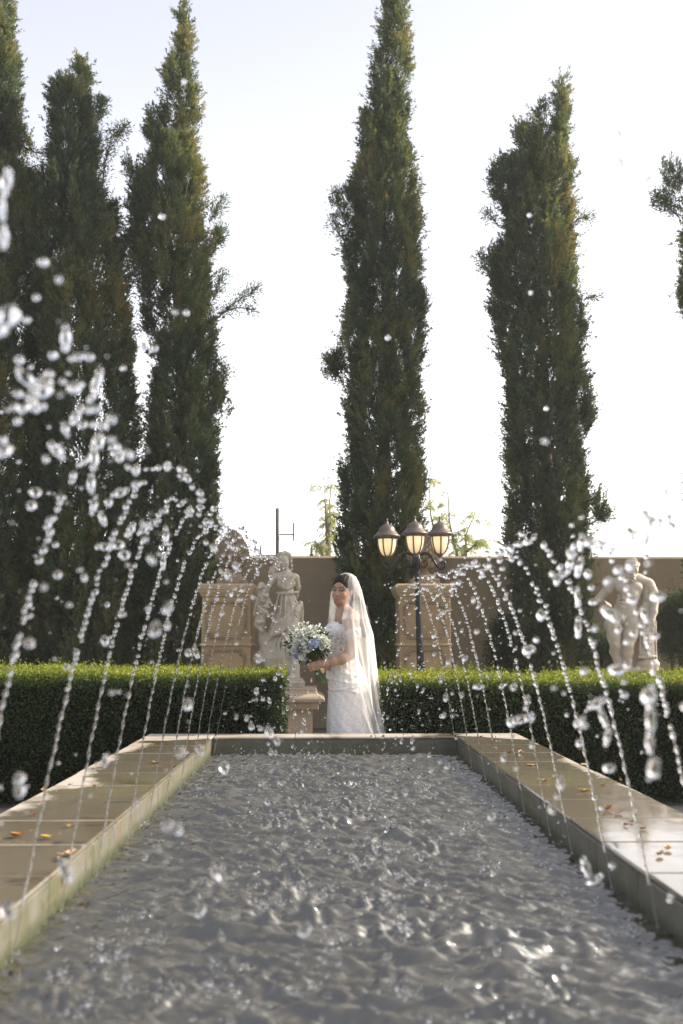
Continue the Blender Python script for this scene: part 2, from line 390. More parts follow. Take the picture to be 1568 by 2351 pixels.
setp(obj('water',(V,[q,[]]),M['water'],smooth=True,base=np.array([.08,4,WAT])),kind='structure')
def wz(x,y):
    i=int(np.clip(np.searchsorted(gx,x),0,nx-1)); j=int(np.clip(np.searchsorted(gy,y),0,ny-1)); return WAT+Z[i,j]
# ---- drops
def ico(sub):
    import bmesh
    bm=bmesh.new(); bmesh.ops.create_icosphere(bm,subdivisions=sub,radius=1.0)
    V=np.array([v.co[:] for v in bm.verts]); T=np.array([[v.index for v in f.verts] for f in bm.faces]); bm.free(); return V,T
ICO={k:ico(k) for k in (1,2,3)}
class Drops:
    def __init__(s): s.v=[]; s.t=[]; s.n=0
    def add(s,c,r,d=(0,0,1),el=1.0,sub=2,wob=.15):
        V,T=ICO[sub]; ph=rng.uniform(0,6.28,6); k=rng.normal(size=(3,3))*1.6
        n=np.sin(V@k[0]+ph[0])+np.sin(V@k[1]*1.4+ph[1])+.6*np.sin(V@k[2]*2+ph[2])
        W=V*(1+wob*n/2)[:,None]
        d=np.array(d,float); d/=np.linalg.norm(d)+1e-9
        W=W+np.outer(W@d,d)*(el-1)
        s.v.append(W*r+np.asarray(c)); s.t.append(T+s.n); s.n+=len(V)
    def arr(s): return np.concatenate(s.v),[[],np.concatenate(s.t)]
ordn=['first','second','third','fourth','fifth','sixth','seventh','eighth','ninth','tenth','eleventh','twelfth','thirteenth']
spray=Drops()
nozV=MB(); 
for (s,i,x0,y0,vx,vz,dy) in jets:
    dr=Drops(); T=2*vz/9.81
    zb=WAT+.025; n=len(JL)
    tb=T*random.uniform(.15,.22)          # stream stays whole until here
    def P(t): return np.array([x0+vx*t,y0+dy*t/T,zb+vz*t-4.905*t*t])
    st=MB(); ts=np.linspace(0,tb,110); pts=np.array([P(t) for t in ts]); a=rng.uniform(0,6)
    rad=.0031*(1+(.25+.5*ts/tb)*np.sin(ts*rng.uniform(620,820)+a+1.5*np.sin(ts*150))*np.clip(ts/tb*2.2,0.15,1))
    wb=np.stack([.0012*np.sin(ts*190+a),.0012*np.cos(ts*170+a),0*ts],1); st.tube(pts+wb,rad,7)
    V1,F1=st.arrays()
    t=tb
    while t<T*.985:
        f=t/T
        sp=np.linalg.norm([vx,0,vz-9.81*t]); p=P(t); v=np.array([vx,0,vz-9.81*t])
        if f<.42:
            rr=rng.uniform(.0042,.0066)*(.85+f*.8); el=rng.uniform(1.0,1.7); gap=rr*rng.uniform(1.5,3.0)*(1+f)
            jit=.0015+.012*f*f
        elif f<.62:
            rr=rng.uniform(.0045,.0092); el=rng.uniform(1,1.8); gap=rr*rng.uniform(1.2,3.4); jit=.008
        else:
            rr=rng.uniform(.003,.008); el=rng.uniform(1,2.3); gap=rr*rng.uniform(2.5,16); jit=.012+.06*(f-.6)
        p=p+rng.normal(size=3)*jit*np.array([1,1,.8])
        if f>.55: p[2]-=abs(rng.normal(0,.05))*(f-.5)*2
        if not (f>.66 and rng.random()<.25) and not (f<.4 and rng.random()<.08) and p[2]>WAT+.01:
            dr.add(p,rr,v+rng.normal(size=3)*.6,el,2 if (y0>1.7) else 3,.22 if f>.35 else .12)
        t+=gap/max(sp,.9)
        if rng.random()<.25:
            for _ in range(rng.integers(1,4)):
                spray.add(p+rng.normal(size=3)*.05,rng.uniform(.0012,.0032),(0,0,1),1,1,.05)
    V2,F2=dr.arr()
    Vt=np.vstack([V1,V2]); Ft=[F1[0],np.concatenate([F1[1],F2[1]+len(V1)])]
    side='left' if s==0 else 'right'; k=n-1-i
    far='nearest the camera' if i==0 else ('beside the far pool wall' if k==0 else 'counting from the far end of the pool')
    lab=f'{ordn[k]} arching water jet in the {side} row, {far}'
    o=obj('water_jet',(Vt,Ft),M['drop'],smooth=True,base=np.array([x0,y0,WAT]))
    setp(o,lab,'water jet',f'water jets along the {side} side of the pool')
    nz_=MB(); nz_.lathe((x0,y0,WAT-.078),[(.012,0),(.012,.05),(.009,.055),(.009,.07),(.005,.083)],10)
    obj('nozzle',nz_,M['iron'],o,smooth=False)
# spray hanging in the air
for _ in range(1500):
    y=rng.uniform(4.2,7.3); sd=rng.random()<.5
    x=rng.normal(-.28,.16) if sd else rng.normal(.52,.17)
    z=WAT+.02+abs(rng.normal(0,.42)); spray.add((x,y,z),rng.uniform(.0008,.0024)*(1+ (rng.random()<.06)*1.5),rng.normal(size=3),1,1,.05)
for _ in range(650):   # low splash over the surface
    lx,ly=lands[rng.integers(len(lands))]; h=abs(rng.normal(0,.05))
    p=(float(np.clip(lx+rng.normal(0,.05),XI0+.02,XI1-.02)),ly+rng.normal(0,.05),0)
    if p[1]<YN+.1 or p[1]>YB-.02: continue
    spray.add((p[0],p[1],wz(p[0],p[1])+.004+h),rng.uniform(.002,.006),rng.normal(size=3)+np.array([0,0,1]),rng.uniform(1,2),2,.2)
for _ in range(60):    # little crown splashes where drops fall back
    lx=float(np.clip(.08+rng.normal(0,.40),-.62,.80)); ly=rng.uniform(1.9,6.95); R0=rng.uniform(.015,.05); hh=rng.uniform(.02,.075)
    for q_ in range(rng.integers(16,38)):
        a=rng.uniform(0,6.28); k=rng.random(); x=lx+R0*(.5+k)*math.cos(a); y=min(ly+R0*(.5+k)*math.sin(a),YB-.02)
        spray.add((x,y,wz(x,y)+hh*k*rng.random()+.002),rng.uniform(.002,.0065)*(1.1-.5*k),(math.cos(a)*.5,math.sin(a)*.5,1),rng.uniform(1,2.4),2,.3)
for _ in range(2300):   # foam beads scattered over the churned middle
    x=float(np.clip(.08+rng.normal(0,.42),XI0+.02,XI1-.02)); y=2.0+5.0*rng.random()**.8
    spray.add((x,y,wz(x,y)+.001),rng.uniform(.0012,.0034),(rng.normal(),rng.normal(),.3),rng.uniform(1,2),1,.1)
for _ in range(190):   # medium drops between the rows
    y=rng.uniform(1.7,7.0); sd=rng.random()<.5
    x=rng.normal(-.42,.17) if sd else rng.normal(.62,.17)
    z=WAT+.05+rng.random()**.8*1.1; spray.add((x,y,z),rng.uniform(.003,.0075),rng.normal(size=3),rng.uniform(1,1.6),2,.2)
# larger close drops, (x,y,depth,radius px,elong,angle)
CL=[(150,775,1.7,15,2.1,90),(122,815,1.7,12,1.2,0),(180,820,1.7,11,1.8,10),(205,820,1.7,12,1.2,0),(45,826,1.6,13,1.1,0),(60,870,1.6,17,2.0,130),(100,895,1.6,22,1.2,0),(75,925,1.6,14,1.6,120),
(112,860,1.6,13,1.2,0),(42,905,1.6,12,1.2,0),(35,935,1.6,12,1.2,0),(222,875,1.8,13,2.2,70),(212,910,1.8,11,1.6,60),(15,418,1.4,16,1.9,80),(5,480,1.4,12,2.2,90),(8,545,1.4,14,2,90),(98,602,1.5,15,1,0),(20,725,1.4,26,1.5,30),(-2,760,1.4,18,1.5,0),
(62,735,1.6,11,1,0),(84,683,1.6,11,1,0),(12,1033,1.5,18,1.3,0),(175,955,1.9,13,1.7,60),(150,985,1.9,10,1.7,110),(190,975,1.9,10,1.3,20),(215,975,1.9,9,1.2,0),(225,1010,2.0,18,1.3,90),(215,1050,2.0,12,2.5,90),(210,1110,2.0,11,2.4,90),(215,1160,2.1,9,2.6,80),(130,1035,1.8,14,1.6,130),(105,1055,1.8,9,1.5,90),
(83,1130,2.0,14,1.3,0),(72,1160,2.0,13,1.0,0),(275,1130,2.2,12,1.6,20),(250,1155,2.2,11,1,0),(235,1190,2.2,9,2,110),(270,1250,2.4,16,1.3,0),(285,1275,2.4,14,1.2,0),(240,1255,2.4,11,1.6,0),(300,1215,2.4,10,1.7,60),(330,1215,2.6,9,1.7,40),(350,1200,2.6,9,1.8,20),(380,1230,2.8,8,3,90),(375,1290,2.8,7,2.6,90),
(44,1786,1.6,15,1.2,90),(44,1816,1.6,15,1.1,90),(240,1748,2.2,10,1.1,0),(66,1477,1.7,14,1.1,0),(240,1470,2.4,13,1.2,90),(450,1497,3.2,8,1.6,110),(432,1500,3.0,9,1.2,90),(283,845,2,8,1,0),(428,718,2.4,10,1,0),(372,497,2.6,9,1,0),(424,187,2.6,9,1,0),(354,800,2.2,11,1,0),(330,795,2.2,12,1,0),
(890,775,2.8,8,1.1,90),(1215,495,2.8,7,1,0),(1218,672,2.8,7,1,0),(1254,938,2.8,7,1,0),(1420,308,1.8,9,1.2,0),(1424,374,1.8,9,1.4,110),(1480,413,1.8,9,1.6,20),
(1492,1210,1.8,9,3.2,70),(1482,1248,1.8,8,2.2,65),(1530,1135,1.7,8,2.2,110),(1565,1110,1.7,10,1.6,20),(1385,1248,2.2,9,1.4,30),(1412,1257,2.2,6,1.2,50),
(1335,1245,2.4,11,1.8,85),(1330,1300,2.4,10,2.4,80),(1327,1370,2.5,8,3,95),(1328,1440,2.5,9,2.8,88),(1309,1293,2.4,12,2.0,75),(1288,1320,2.4,9,1.3,0),(1350,1320,2.4,10,1.4,100),(1357,1349,2.4,8,1,0),
(1490,1595,1.6,19,1.5,90),(1492,1650,1.6,13,3.0,90),(1493,1705,1.6,12,2.2,90),(1502,1762,1.5,20,1.3,80),(1370,1615,2.0,13,1.6,30),(1385,1645,2.0,10,2.6,110),(1395,1690,2.0,11,2.0,80),(1398,1763,2.0,13,1.2,0),(1326,1660,2.3,10,1.4,80),(1330,1706,2.3,10,1.2,90),
(1215,1492,2.6,15,1.2,20),(1196,1651,2.6,15,1.9,15),(1242,1411,2.6,12,1.4,90),(1179,1578,2.4,9,1.1,90),(1100,1577,3,7,1.7,0),(1418,1540,2.2,18,1.5,10),(1440,1525,2.2,10,1.5,70),(1400,1410,2.2,15,1.6,140),(1452,1375,2.2,12,1.3,10),(1480,1410,2.2,9,2.2,110),(1510,1370,1.9,14,1.3,0),(1365,1382,2.3,9,1.5,20),
(1455,1455,2.2,10,1.2,0),(1505,1460,2,9,1.4,40),(1420,1445,2.2,9,1.5,80),(1440,1475,2.2,8,1.2,0),(515,1763,3.2,13,1.3,90),(615,1840,3.4,8,1.2,90),(700,2135,1.8,16,1.3,40),(460,2090,2.0,14,1.3,60),(150,2000,1.9,16,1.6,110),(20,2090,1.5,22,1.2,90),(1345,1990,2.2,12,2,110),(1365,2020,2.2,10,1.8,30)]
def add_px(D,x,y,dep,rp,el,ang,sub=3,wob=.2):
    sc=F/dep; a=math.radians(ang); D.add(at(x,y,dep),rp/sc,(math.cos(a),0,math.sin(a)),el,sub,wob)
for (x,y,dep,rp,el,ang) in CL:
    add_px(spray,x,y,dep,rp*.82,el,ang)
    if el>1.5:
        a=math.radians(ang)
        for s_ in (-1,1): add_px(spray,x+s_*math.cos(a)*rp*el*.75,y-s_*math.sin(a)*rp*el*.75,dep,rp*rng.uniform(.5,.75),1.2,ang)
for _ in range(90):   # loose close drops on the left and right, thrown up by the nearest jets
    lft=rng.random()<.62
    x=abs(rng.normal(0,230)) if lft else 1568-abs(rng.normal(0,120)); y=rng.uniform(620,2150); dep=rng.uniform(1.3,3)
    p=at(x,y,dep)
    if p[2]<WAT+.05: continue
    spray.add(p,rng.uniform(.002,.0052),rng.normal(size=3),rng.uniform(1,1.5),2,.2)
setp(obj('spray_drops',spray.arr(),M['drop'],smooth=True,base=np.array([0,4,WAT])),'glinting water drops flung over the pool between the two rows of jets','spray','','stuff')
# ---- fallen leaves
def leaf_mesh(p,L,W,ang,curl,jag=0):
    m=MB(); nu,nv=9,5; V=[]
    for i in range(nu):
        s=i/(nu-1); w=W*math.sin(PI*min(.98,s*.96+.03))**.8*(1+.18*jag*math.sin(s*25))
        for j in range(nv):
            v=(j/(nv-1)*2-1); x=(s-.5)*L; yy=v*w
            z=.004+curl*(abs(v)**1.6*W*.9+ (s-.5)**2*L*1.1)+.002*math.sin(7*s+3*v)
            V.append((p[0]+x*math.cos(ang)-yy*math.sin(ang),p[1]+x*math.sin(ang)+yy*math.cos(ang),p[2]+z))
    q=[(i*nv+j,(i+1)*nv+j,(i+1)*nv+j+1,i*nv+j+1) for i in range(nu-1) for j in range(nv-1)]
    m.add(V,q)
    a=ang; st=[(p[0]-math.cos(a)*L*(.5+.25*k),p[1]-math.sin(a)*L*(.5+.25*k),p[2]+.004+curl*L*.28+.004*k) for k in range(3)]
    m.tube(st,.0009,5); return m
LC={'orange':plain('orange_dry_leaf',(.36,.14,.03),.5,0,.3,60),'brown':plain('brown_dry_leaf',(.22,.09,.035),.6,0,.3,60),'yellow':plain('yellow_dry_leaf',(.50,.30,.04),.45,0,.3,60),'tan':plain('tan_dry_leaf',(.42,.27,.15),.7,0,.3,60)}
def gpt(x,y,z): 
    d=_R@np.array([(x-784)/F,(1175.5-y)/F,-1.0]); t=(z-CAMZ)/d[2]; return np.array([d[0]*t,d[1]*t,z])
LV=[(40,1922,'orange',.055,'large curled orange leaf lying on the left rim nearest the camera'),(108,1926,'yellow',.045,'yellow leaf lying beside the large orange leaf on the left rim'),
(158,1899,'yellow',.03,'small yellow leaf lying behind the jets on the left rim slab'),(160,1965,'tan',.06,'tan leaf curled over the pool edge at the left rim'),(138,1975,'brown',.03,'small brown leaf just left of the tan leaf at the edge'),
(75,1873,'brown',.03,'dark brown curled leaf on the dry patch of left rim'),(98,1817,'tan',.045,'tan leaf at the outer edge of the left rim by the hedge'),(133,1820,'tan',.02,'small tan leaf next to the outer edge of the left rim'),
(219,1807,'brown',.03,'brown leaf in the middle of the dry left rim slab'),(160,1804,'brown',.02,'tiny brown leaf behind the dry patch of the left rim'),(360,1753,'orange',.055,'rust leaf standing up on the wet left rim'),
(400,1760,'brown',.04,'rust leaf at the pool edge of the left rim'),(444,1690,'brown',.03,'dark leaf lying on the far left corner of the rim'),(449,1708,'orange',.03,'small rust leaf near the far left corner'),
(1173,1727,'brown',.05,'brown leaf upright on the wet right rim far from camera'),(1197,1731,'tan',.06,'pale twig like leaf on the wet right rim'),(1251,1795,'tan',.05,'tan leaf near the pool edge of the right rim'),
(1386,1804,'orange',.03,'small orange leaf on the wet middle of the right rim'),(1425,1793,'orange',.03,'orange leaf near the outer edge of the right rim'),(1345,1817,'yellow',.05,'bright orange yellow leaf floating on the wet right rim'),
(1393,1861,'orange',.06,'rust orange leaf with curled edge on the right rim'),(1420,1869,'brown',.045,'dark brown leaf just right of the rust orange leaf'),(1435,1897,'brown',.035,'crooked brown leaf on the shiny wet slab'),
(1449,1889,'brown',.03,'curled brown leaf behind the crooked one on the shiny slab'),(1476,1905,'brown',.025,'small dark leaf on the dry tan patch of the right rim'),(1532,1952,'yellow',.045,'amber leaf standing on the brightest slab at the right'),
(1514,1965,'tan',.04,'pale leaf beside the amber leaf on the brightest slab'),(1332,1724,'brown',.02,'tiny leaf by the outer far right rim'),(1105,1693,'brown',.03,'dark leaf on the far right corner of the rim'),
(1218,1757,'tan',.05,'flat pale leaf stuck on the wet right rim slab'),(1340,1756,'tan',.05,'flat pale leaf near the outer edge of the wet right rim')]
for k,(x,y,c,sz,lab) in enumerate(LV):
    p=gpt(x,y,RIM+.001); 
    m=leaf_mesh(p,sz*random.uniform(.8,1.0),sz*.30,random.uniform(0,6.28),random.uniform(.3,.6) if 'flat' not in lab else .05,random.random())
    setp(obj('fallen_leaf',m,LC[c],smooth=True),lab,'leaf','dry leaves fallen on the pool rim')
# ================================================================== wall
WY=13.9
wt=at(1400,1277,WY)[2]
mb=MB(); mb.box(-9,9,WY,WY+.3,0,wt,.03)
setp(obj('garden_wall',mb,M['stucco']),'tall beige stucco garden wall behind the statues','wall')
# ================================================================== foliage
def tris(C,Dr,L,W,seed):
    """C centres (n,3), Dr directions, L, W arrays -> triangle soup"""
    r=np.random.default_rng(seed); n=len(C)
    s=np.cross(Dr,r.normal(size=(n,3))); s/=np.linalg.norm(s,axis=1)[:,None]+1e-9
    nn=np.cross(Dr,s)
    A=C-s*W[:,None]*.5; B=C+s*W[:,None]*.5; T=C+Dr*L[:,None]; Mi=C+Dr*(L*.5)[:,None]
    # kite: base, left, tip, right
    Lf=Mi-s*W[:,None]*.5; Rt=Mi+s*W[:,None]*.5+nn*(W*.15)[:,None]
    V=np.stack([C,Rt,T,Lf],1).reshape(-1,3); q=np.arange(n*4).reshape(n,4); return V,q
def norm(a): return a/(np.linalg.norm(a,axis=-1)[...,None]+1e-9)
def cypress(label,Y,Lp,Rp,ybot,lobes,seed,dens=1.0,spurs=(),top=None,trunkx=None,gap=0.0):
    r=np.random.default_rng(seed)
    Lp=np.array(Lp,float); Rp=np.array(Rp,float); ytop=max(Lp[0,1],Rp[0,1]); sc=F/Y
    yy=np.linspace(ytop,ybot,400); lx=np.interp(yy,Lp[:,1],Lp[:,0]); rx=np.interp(yy,Rp[:,1],Rp[:,0])
    rad=np.maximum((rx-lx)/2,3); area=rad*1.0; cdf=np.cumsum(area); cdf/=cdf[-1]
    n=int(dens*((rad.mean()/sc)*(ybot-ytop)/sc)*3500)
    t=np.interp(r.random(n),cdf,yy); cx=np.interp(t,yy,(lx+rx)/2); rr=np.interp(t,yy,rad)/sc*.93
    a=r.uniform(0,2*PI,n); 
    cen=np.array([at(0,yv,Y)[2] for yv in yy]); z=np.interp(t,yy,cen)
    # px->X (at given y); use linear map along row
    X0=np.array([at(c,yv,Y)[0] for c,yv in zip((lx+rx)/2,yy)]); x=np.interp(t,yy,X0)
    lump=1+.16*np.sin(3*a+z*2.1+seed)+.12*np.sin(5*a-z*3.7+seed*2)+.10*np.sin(2*a+z*6.3)
    f=np.where(r.random(n)<.72,r.uniform(.80,1.02,n),np.sqrt(r.random(n))*.85)*np.clip(lump,.72,1.12)
    out=np.stack([np.cos(a),np.sin(a),0*a],1)
    C=np.stack([x,np.full(n,Y),z],1)+out*(rr*f)[:,None]-out*.05*np.clip(rr/.3,0,1)[:,None]
    ext=[]
    for (px,py,pr,m) in lobes:
        c=at(px,py,Y); k=int(m*dens); d=r.normal(size=(k,3)); d=norm(d)*r.random((k,1))**.5; ext.append((c+d*np.array([pr/sc,pr/sc,pr/sc*1.3]),norm(d+[0,0,.3])))
    tint_t=np.clip(.48+.28*nz3(C,3.2,seed,3)+r.normal(0,.11,n)+.07*out[:,0],0,1)  # last term puts sunlight on the right side into the leaf colour
    # clumps: pull tufts into plume clumps
    if ext:
        EC=np.concatenate([e[0] for e in ext]); EO=np.concatenate([e[1] for e in ext]); C=np.vstack([C,EC]); out=np.vstack([out,EO])
        f=np.concatenate([f,np.ones(len(EC))]); tint_t=np.concatenate([tint_t,np.clip(.45+.2*r.normal(size=len(EC)),0,1)])
    C=C+ .05*np.stack([nz3(C,9,seed+1),nz3(C,9,seed+2),nz3(C,7,seed+3)],1)
    if gap>0:
        keep=(nz3(C*np.array([1,1,.45]),3.0,seed+9,2)<(1-gap)); C,out,f,tint_t=C[keep],out[keep],f[keep],tint_t[keep]
    # gather the sprays into upswept plumes
    nP=max(20,len(C)//30); pi=r.choice(len(C),nP,replace=False); PC=C[pi].copy(); PO=out[pi]; pick=r.integers(0,nP,len(C))
    from mathutils.kdtree import KDTree
    kd=KDTree(nP)
    for i_,c_ in enumerate(PC): kd.insert((c_[0],c_[1],c_[2]*.6),i_)
    kd.balance(); near=np.array([kd.find((c_[0],c_[1],c_[2]*.6))[1] for c_ in C]); m_=(r.random(len(C))<.80)
    w_=np.where(m_,.62,.0)[:,None]; hgt=(C[:,2]-PC[near][:,2])
    tgt=PC[near]+PO[near]*(.05-.07*np.clip(hgt/.35,-1,1))[:,None]*np.minimum(1,(r.random(len(C))+.3))[:,None]; tgt[:,2]=C[:,2]
    C=C*(1-w_)+tgt*w_; C[:,2]+=np.where(m_,.04,-.02)
    tint_t=np.clip(tint_t+(r.normal(0,.17,nP)[near])*m_,0,1); tint_t=np.where(m_,tint_t,tint_t*.45)  # loose fill darkened: shade of the gaps between plumes put into leaf colour
    nT=len(C); td=norm(np.array([0,0,1.])+out*r.uniform(.15,1.0,(nT,1))+r.normal(size=(nT,3))*.32)
    K=34; s=r.random((nT,K)); Lt=r.uniform(.10,.24,nT)
    P=C[:,None,:]+td[:,None,:]*(s*Lt[:,None])[...,None]+r.normal(size=(nT,K,3))*.020*(1.25-s)[...,None]
    side=norm(r.normal(size=(nT,K,3))); D_=norm(td[:,None,:]+side*.62)
    ll=r.uniform(.026,.056,(nT,K)); ww=r.uniform(.009,.016,(nT,K))
    P=P.reshape(-1,3); D_=D_.reshape(-1,3)
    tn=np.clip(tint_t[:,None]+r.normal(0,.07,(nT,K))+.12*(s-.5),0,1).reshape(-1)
    V,q=tris(P,D_,ll.ravel(),ww.ravel(),seed)
    tin=np.repeat(tn,4)
    # protruding spurs: branch with leaves
    bm_=MB(); SV=[];SQ=[];ST=[]; off=len(V)
    for (pts,leafn,dz) in spurs:
        Pw=np.array([at(px,py,Y+dz) for px,py in pts]); tt=np.linspace(0,1,12); ti=np.linspace(0,1,len(Pw)); 
        cur=np.stack([np.interp(tt,ti,Pw[:,i]) for i in range(3)],1); bm_.tube(cur,np.linspace(.012,.003,12),5)
        m=int(leafn*1.4); s2=r.random(m)**.8; cc=np.stack([np.interp(s2,tt,cur[:,i]) for i in range(3)],1)
        w=.05+.07*(1-np.abs(s2-.5)); dd=norm(np.gradient(cur,axis=0)); d2=np.stack([np.interp(s2,tt,dd[:,i]) for i in range(3)],1)
        br=norm(d2+r.normal(size=(m,3))*.7); cc=cc+br*(r.random(m)*w*1.6)[:,None]
        v_,q_=tris(cc,norm(br+r.normal(size=(m,3))*.4),r.uniform(.03,.065,m),r.uniform(.010,.016,m),seed+5)
        SV.append(v_); SQ.append(q_+off); off+=len(v_); ST.append(np.full(len(v_),.45)+r.normal(0,.05))
    if SV: V=np.vstack([V]+SV); q=np.vstack([q]+SQ); tin=np.concatenate([tin]+ST)
    bx=at(trunkx if trunkx else (lx[-1]+rx[-1])/2,ybot,Y)[0]
    th=thing('cypress_tree',label,'tree',(bx,Y,0),'tall cypress trees along the wall')
    bm_.tube([(bx,Y,0),(bx+.02,Y,1.0),(np.interp(1500,yy[::1],X0),Y,1.5)]+[(X0[i],Y,cen[i]) for i in range(330,30,-30)],np.linspace(.13,.01,13),8)
    # inner limbs
    for k in range(26):
        i=r.integers(60,390); a=r.uniform(0,6.28); rr_=rad[i]/sc*.75
        p0=np.array([X0[i],Y,cen[i]-.5]); p1=p0+np.array([math.cos(a)*rr_*.6,math.sin(a)*rr_*.6,.3]); p2=p0+np.array([math.cos(a)*rr_,math.sin(a)*rr_,.9])
        bm_.tube([p0,p1,p2],[.02,.012,.004],5)
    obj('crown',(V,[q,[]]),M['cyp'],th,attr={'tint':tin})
    obj('trunk',bm_,M['bark'],th,smooth=True)
    return th
TY=13.0
cypress('cypress cut by the left photo edge, with narrow top rising out of frame',TY+.1,[(-40,-160),(-50,0),(-110,300),(-150,600),(-150,1560)],[(-20,-160),(22,0),(35,60),(48,200),(50,290),(45,370),(75,420),(125,480),(130,900),(125,1560)],1560,[(60,345,30,40)],21,1.0,spurs=[([(40,330),(80,350),(115,352),(150,375)],500,0)])
cypress('shaggy cypress second from the left with feathery leaning top',TY-.1,[(183,135),(165,180),(130,215),(112,240),(112,300),(110,370),(95,420),(60,460),(60,560),(85,640),(92,1000),(90,1560)],[(190,135),(205,175),(200,230),(215,260),(222,330),(226,400),(235,440),(270,470),(292,560),(300,700),(312,900),(328,1100),(328,1560)],1560,[(150,440,50,140),(200,480,50,100),(120,250,14,14),(220,250,14,12),(90,440,40,60),(225,300,12,16)],22,1.0,spurs=[([(232,460),(240,380),(255,320),(285,292)],900,0),([(215,300),(228,262),(236,238)],350,0),([(130,430),(95,400),(60,395)],500,0)],gap=.10)
cypress('cypress third from the left with a long needle thin top',TY,[(420,12),(412,60),(398,120),(395,170),(372,200),(372,250),(345,280),(338,330),(325,400),(295,430),(290,480),(290,560),(310,640),(320,700),(320,760),(345,860),(330,980),(320,1200),(320,1560)],[(426,12),(432,60),(432,110),(438,170),(450,210),(452,300),(462,390),(472,470),(480,560),(495,640),(497,760),(495,860),(505,960),(508,1100),(505,1250),(500,1350),(495,1560)],1560,[(300,400,20,26),(500,560,12,24),(515,940,22,40),(505,890,16,24)],23,1.0,spurs=[([(480,510),(492,492),(508,462)],420,0),([(485,590),(495,560),(506,530)],420,0),([(488,690),(500,665),(508,632)],300,0),([(492,738),(530,700),(585,665)],520,0),([(500,720),(550,705),(575,712)],200,0),([(500,900),(520,860),(505,835)],350,0)],gap=.05)
cypress('cypress behind the bride with its tip cut by the top edge',TY,[(892,-40),(886,0),(880,60),(875,110),(865,150),(855,220),(845,270),(828,290),(815,350),(803,400),(800,470),(795,560),(797,640),(785,760),(790,830),(790,900),(790,1050),(785,1150),(780,1260),(775,1560)],[(915,-40),(920,0),(930,60),(930,140),(932,200),(932,270),(945,340),(955,400),(965,470),(975,530),(972,640),(980,700),(975,760),(970,850),(970,950),(978,1080),(975,1250),(968,1400),(960,1560)],1560,[(835,300,12,20),(785,470,22,55),(780,520,14,16),(770,850,24,70),(755,870,16,30),(800,760,18,30),(960,700,25,40),(960,520,20,30)],24,1.0,spurs=[([(800,520),(780,480),(772,445)],500,0),([(790,880),(765,850),(752,820)],500,0),([(795,560),(775,530),(768,510)],300,0)],gap=.04)
cypress('cypress right of the lamp post with twin tips',TY,[(1282,180),(1275,240),(1262,300),(1225,270),(1215,300),(1180,310),(1178,370),(1160,385),(1125,410),(1122,430),(1145,470),(1150,520),(1135,560),(1115,600),(1120,650),(1130,740),(1150,850),(1160,900),(1155,1000),(1168,1080),(1170,1200),(1180,1300),(1180,1560)],[(1288,180),(1298,240),(1305,300),(1302,350),(1315,400),(1318,470),(1322,540),(1330,650),(1345,740),(1350,850),(1352,940),(1348,1050),(1350,1140),(1360,1200),(1355,1330),(1350,1420),(1340,1560)],1560,[(1236,265,12,26),(1238,300,16,26),(1195,320,14,24),(1150,410,24,60),(1370,1185,22,50),(1355,1150,16,24),(1180,1190,18,30),(1140,600,20,40)],25,1.0,spurs=[([(1320,510),(1332,500),(1345,500)],200,0),([(1340,690),(1350,682),(1362,682)],150,0),([(1130,640),(1115,610),(1108,590)],400,0),([(1145,520),(1135,505),(1122,490)],250,0),([(1360,1200),(1380,1190),(1390,1180)],350,0)],gap=.05)
cypress('cypress at the right photo edge showing only a curling branch',TY-.2,[(1600,330),(1590,420),(1575,480),(1558,520),(1562,620),(1568,700),(1590,760),(1600,1560)],[(1610,330),(1660,420),(1700,560),(1740,700),(1760,1560)],1560,[(1545,405,22,50),(1550,430,20,40),(1540,470,14,20)],26,.8,spurs=[([(1575,480),(1535,470),(1512,450)],500,0),([(1560,500),(1540,480),(1512,465)],300,0)])
# low conifer shrubs by the wall
def shrub(label,cx,cy,rx,ry,Y,seed,n=900):
    r=np.random.default_rng(seed); sc=F/Y; c=at(cx,cy,Y); d=norm(r.normal(size=(n,3)))*(r.random((n,1))**.4)
    C=c+d*np.array([rx/sc,rx/sc*.7,ry/sc]); C[:,2]=np.maximum(C[:,2],.05)
    td=norm(d+[0,0,.9]+r.normal(size=(n,3))*.4); K=28; s=r.random((n,K))
    P=C[:,None]+td[:,None]*(s*.16)[...,None]+r.normal(size=(n,K,3))*.018; D_=norm(td[:,None]+r.normal(size=(n,K,3))*.6)
    V,q=tris(P.reshape(-1,3),D_.reshape(-1,3),r.uniform(.02,.05,n*K),r.uniform(.007,.013,n*K),seed)
    th=thing('conifer_shrub',label,'shrub',(c[0],Y,0)); obj('foliage',(V,[q,[]]),M['cyp'],th,attr={'tint':np.repeat(np.clip(r.normal(.3,.12,n*K),0,1),4)})
    b=MB()
    for k in range(7): a=r.uniform(0,6.28); b.tube([(c[0],Y,0),(c[0]+.1*math.cos(a),Y+.1*math.sin(a),.5),(c[0]+.25*math.cos(a),Y+.2*math.sin(a),c[2])],[.03,.02,.006],5)
    obj('stem',b,M['bark'],th)
shrub('dark conifer shrub at the right edge behind the hedge',1570,1450,60,90,13.2,31)
shrub('dark low shrub against the wall left of the rightmost full cypress',1165,1500,35,75,13.3,32,700)
shrub('dark low shrub at the wall beside the tree right of lamp',1370,1510,35,60,13.3,33,500)
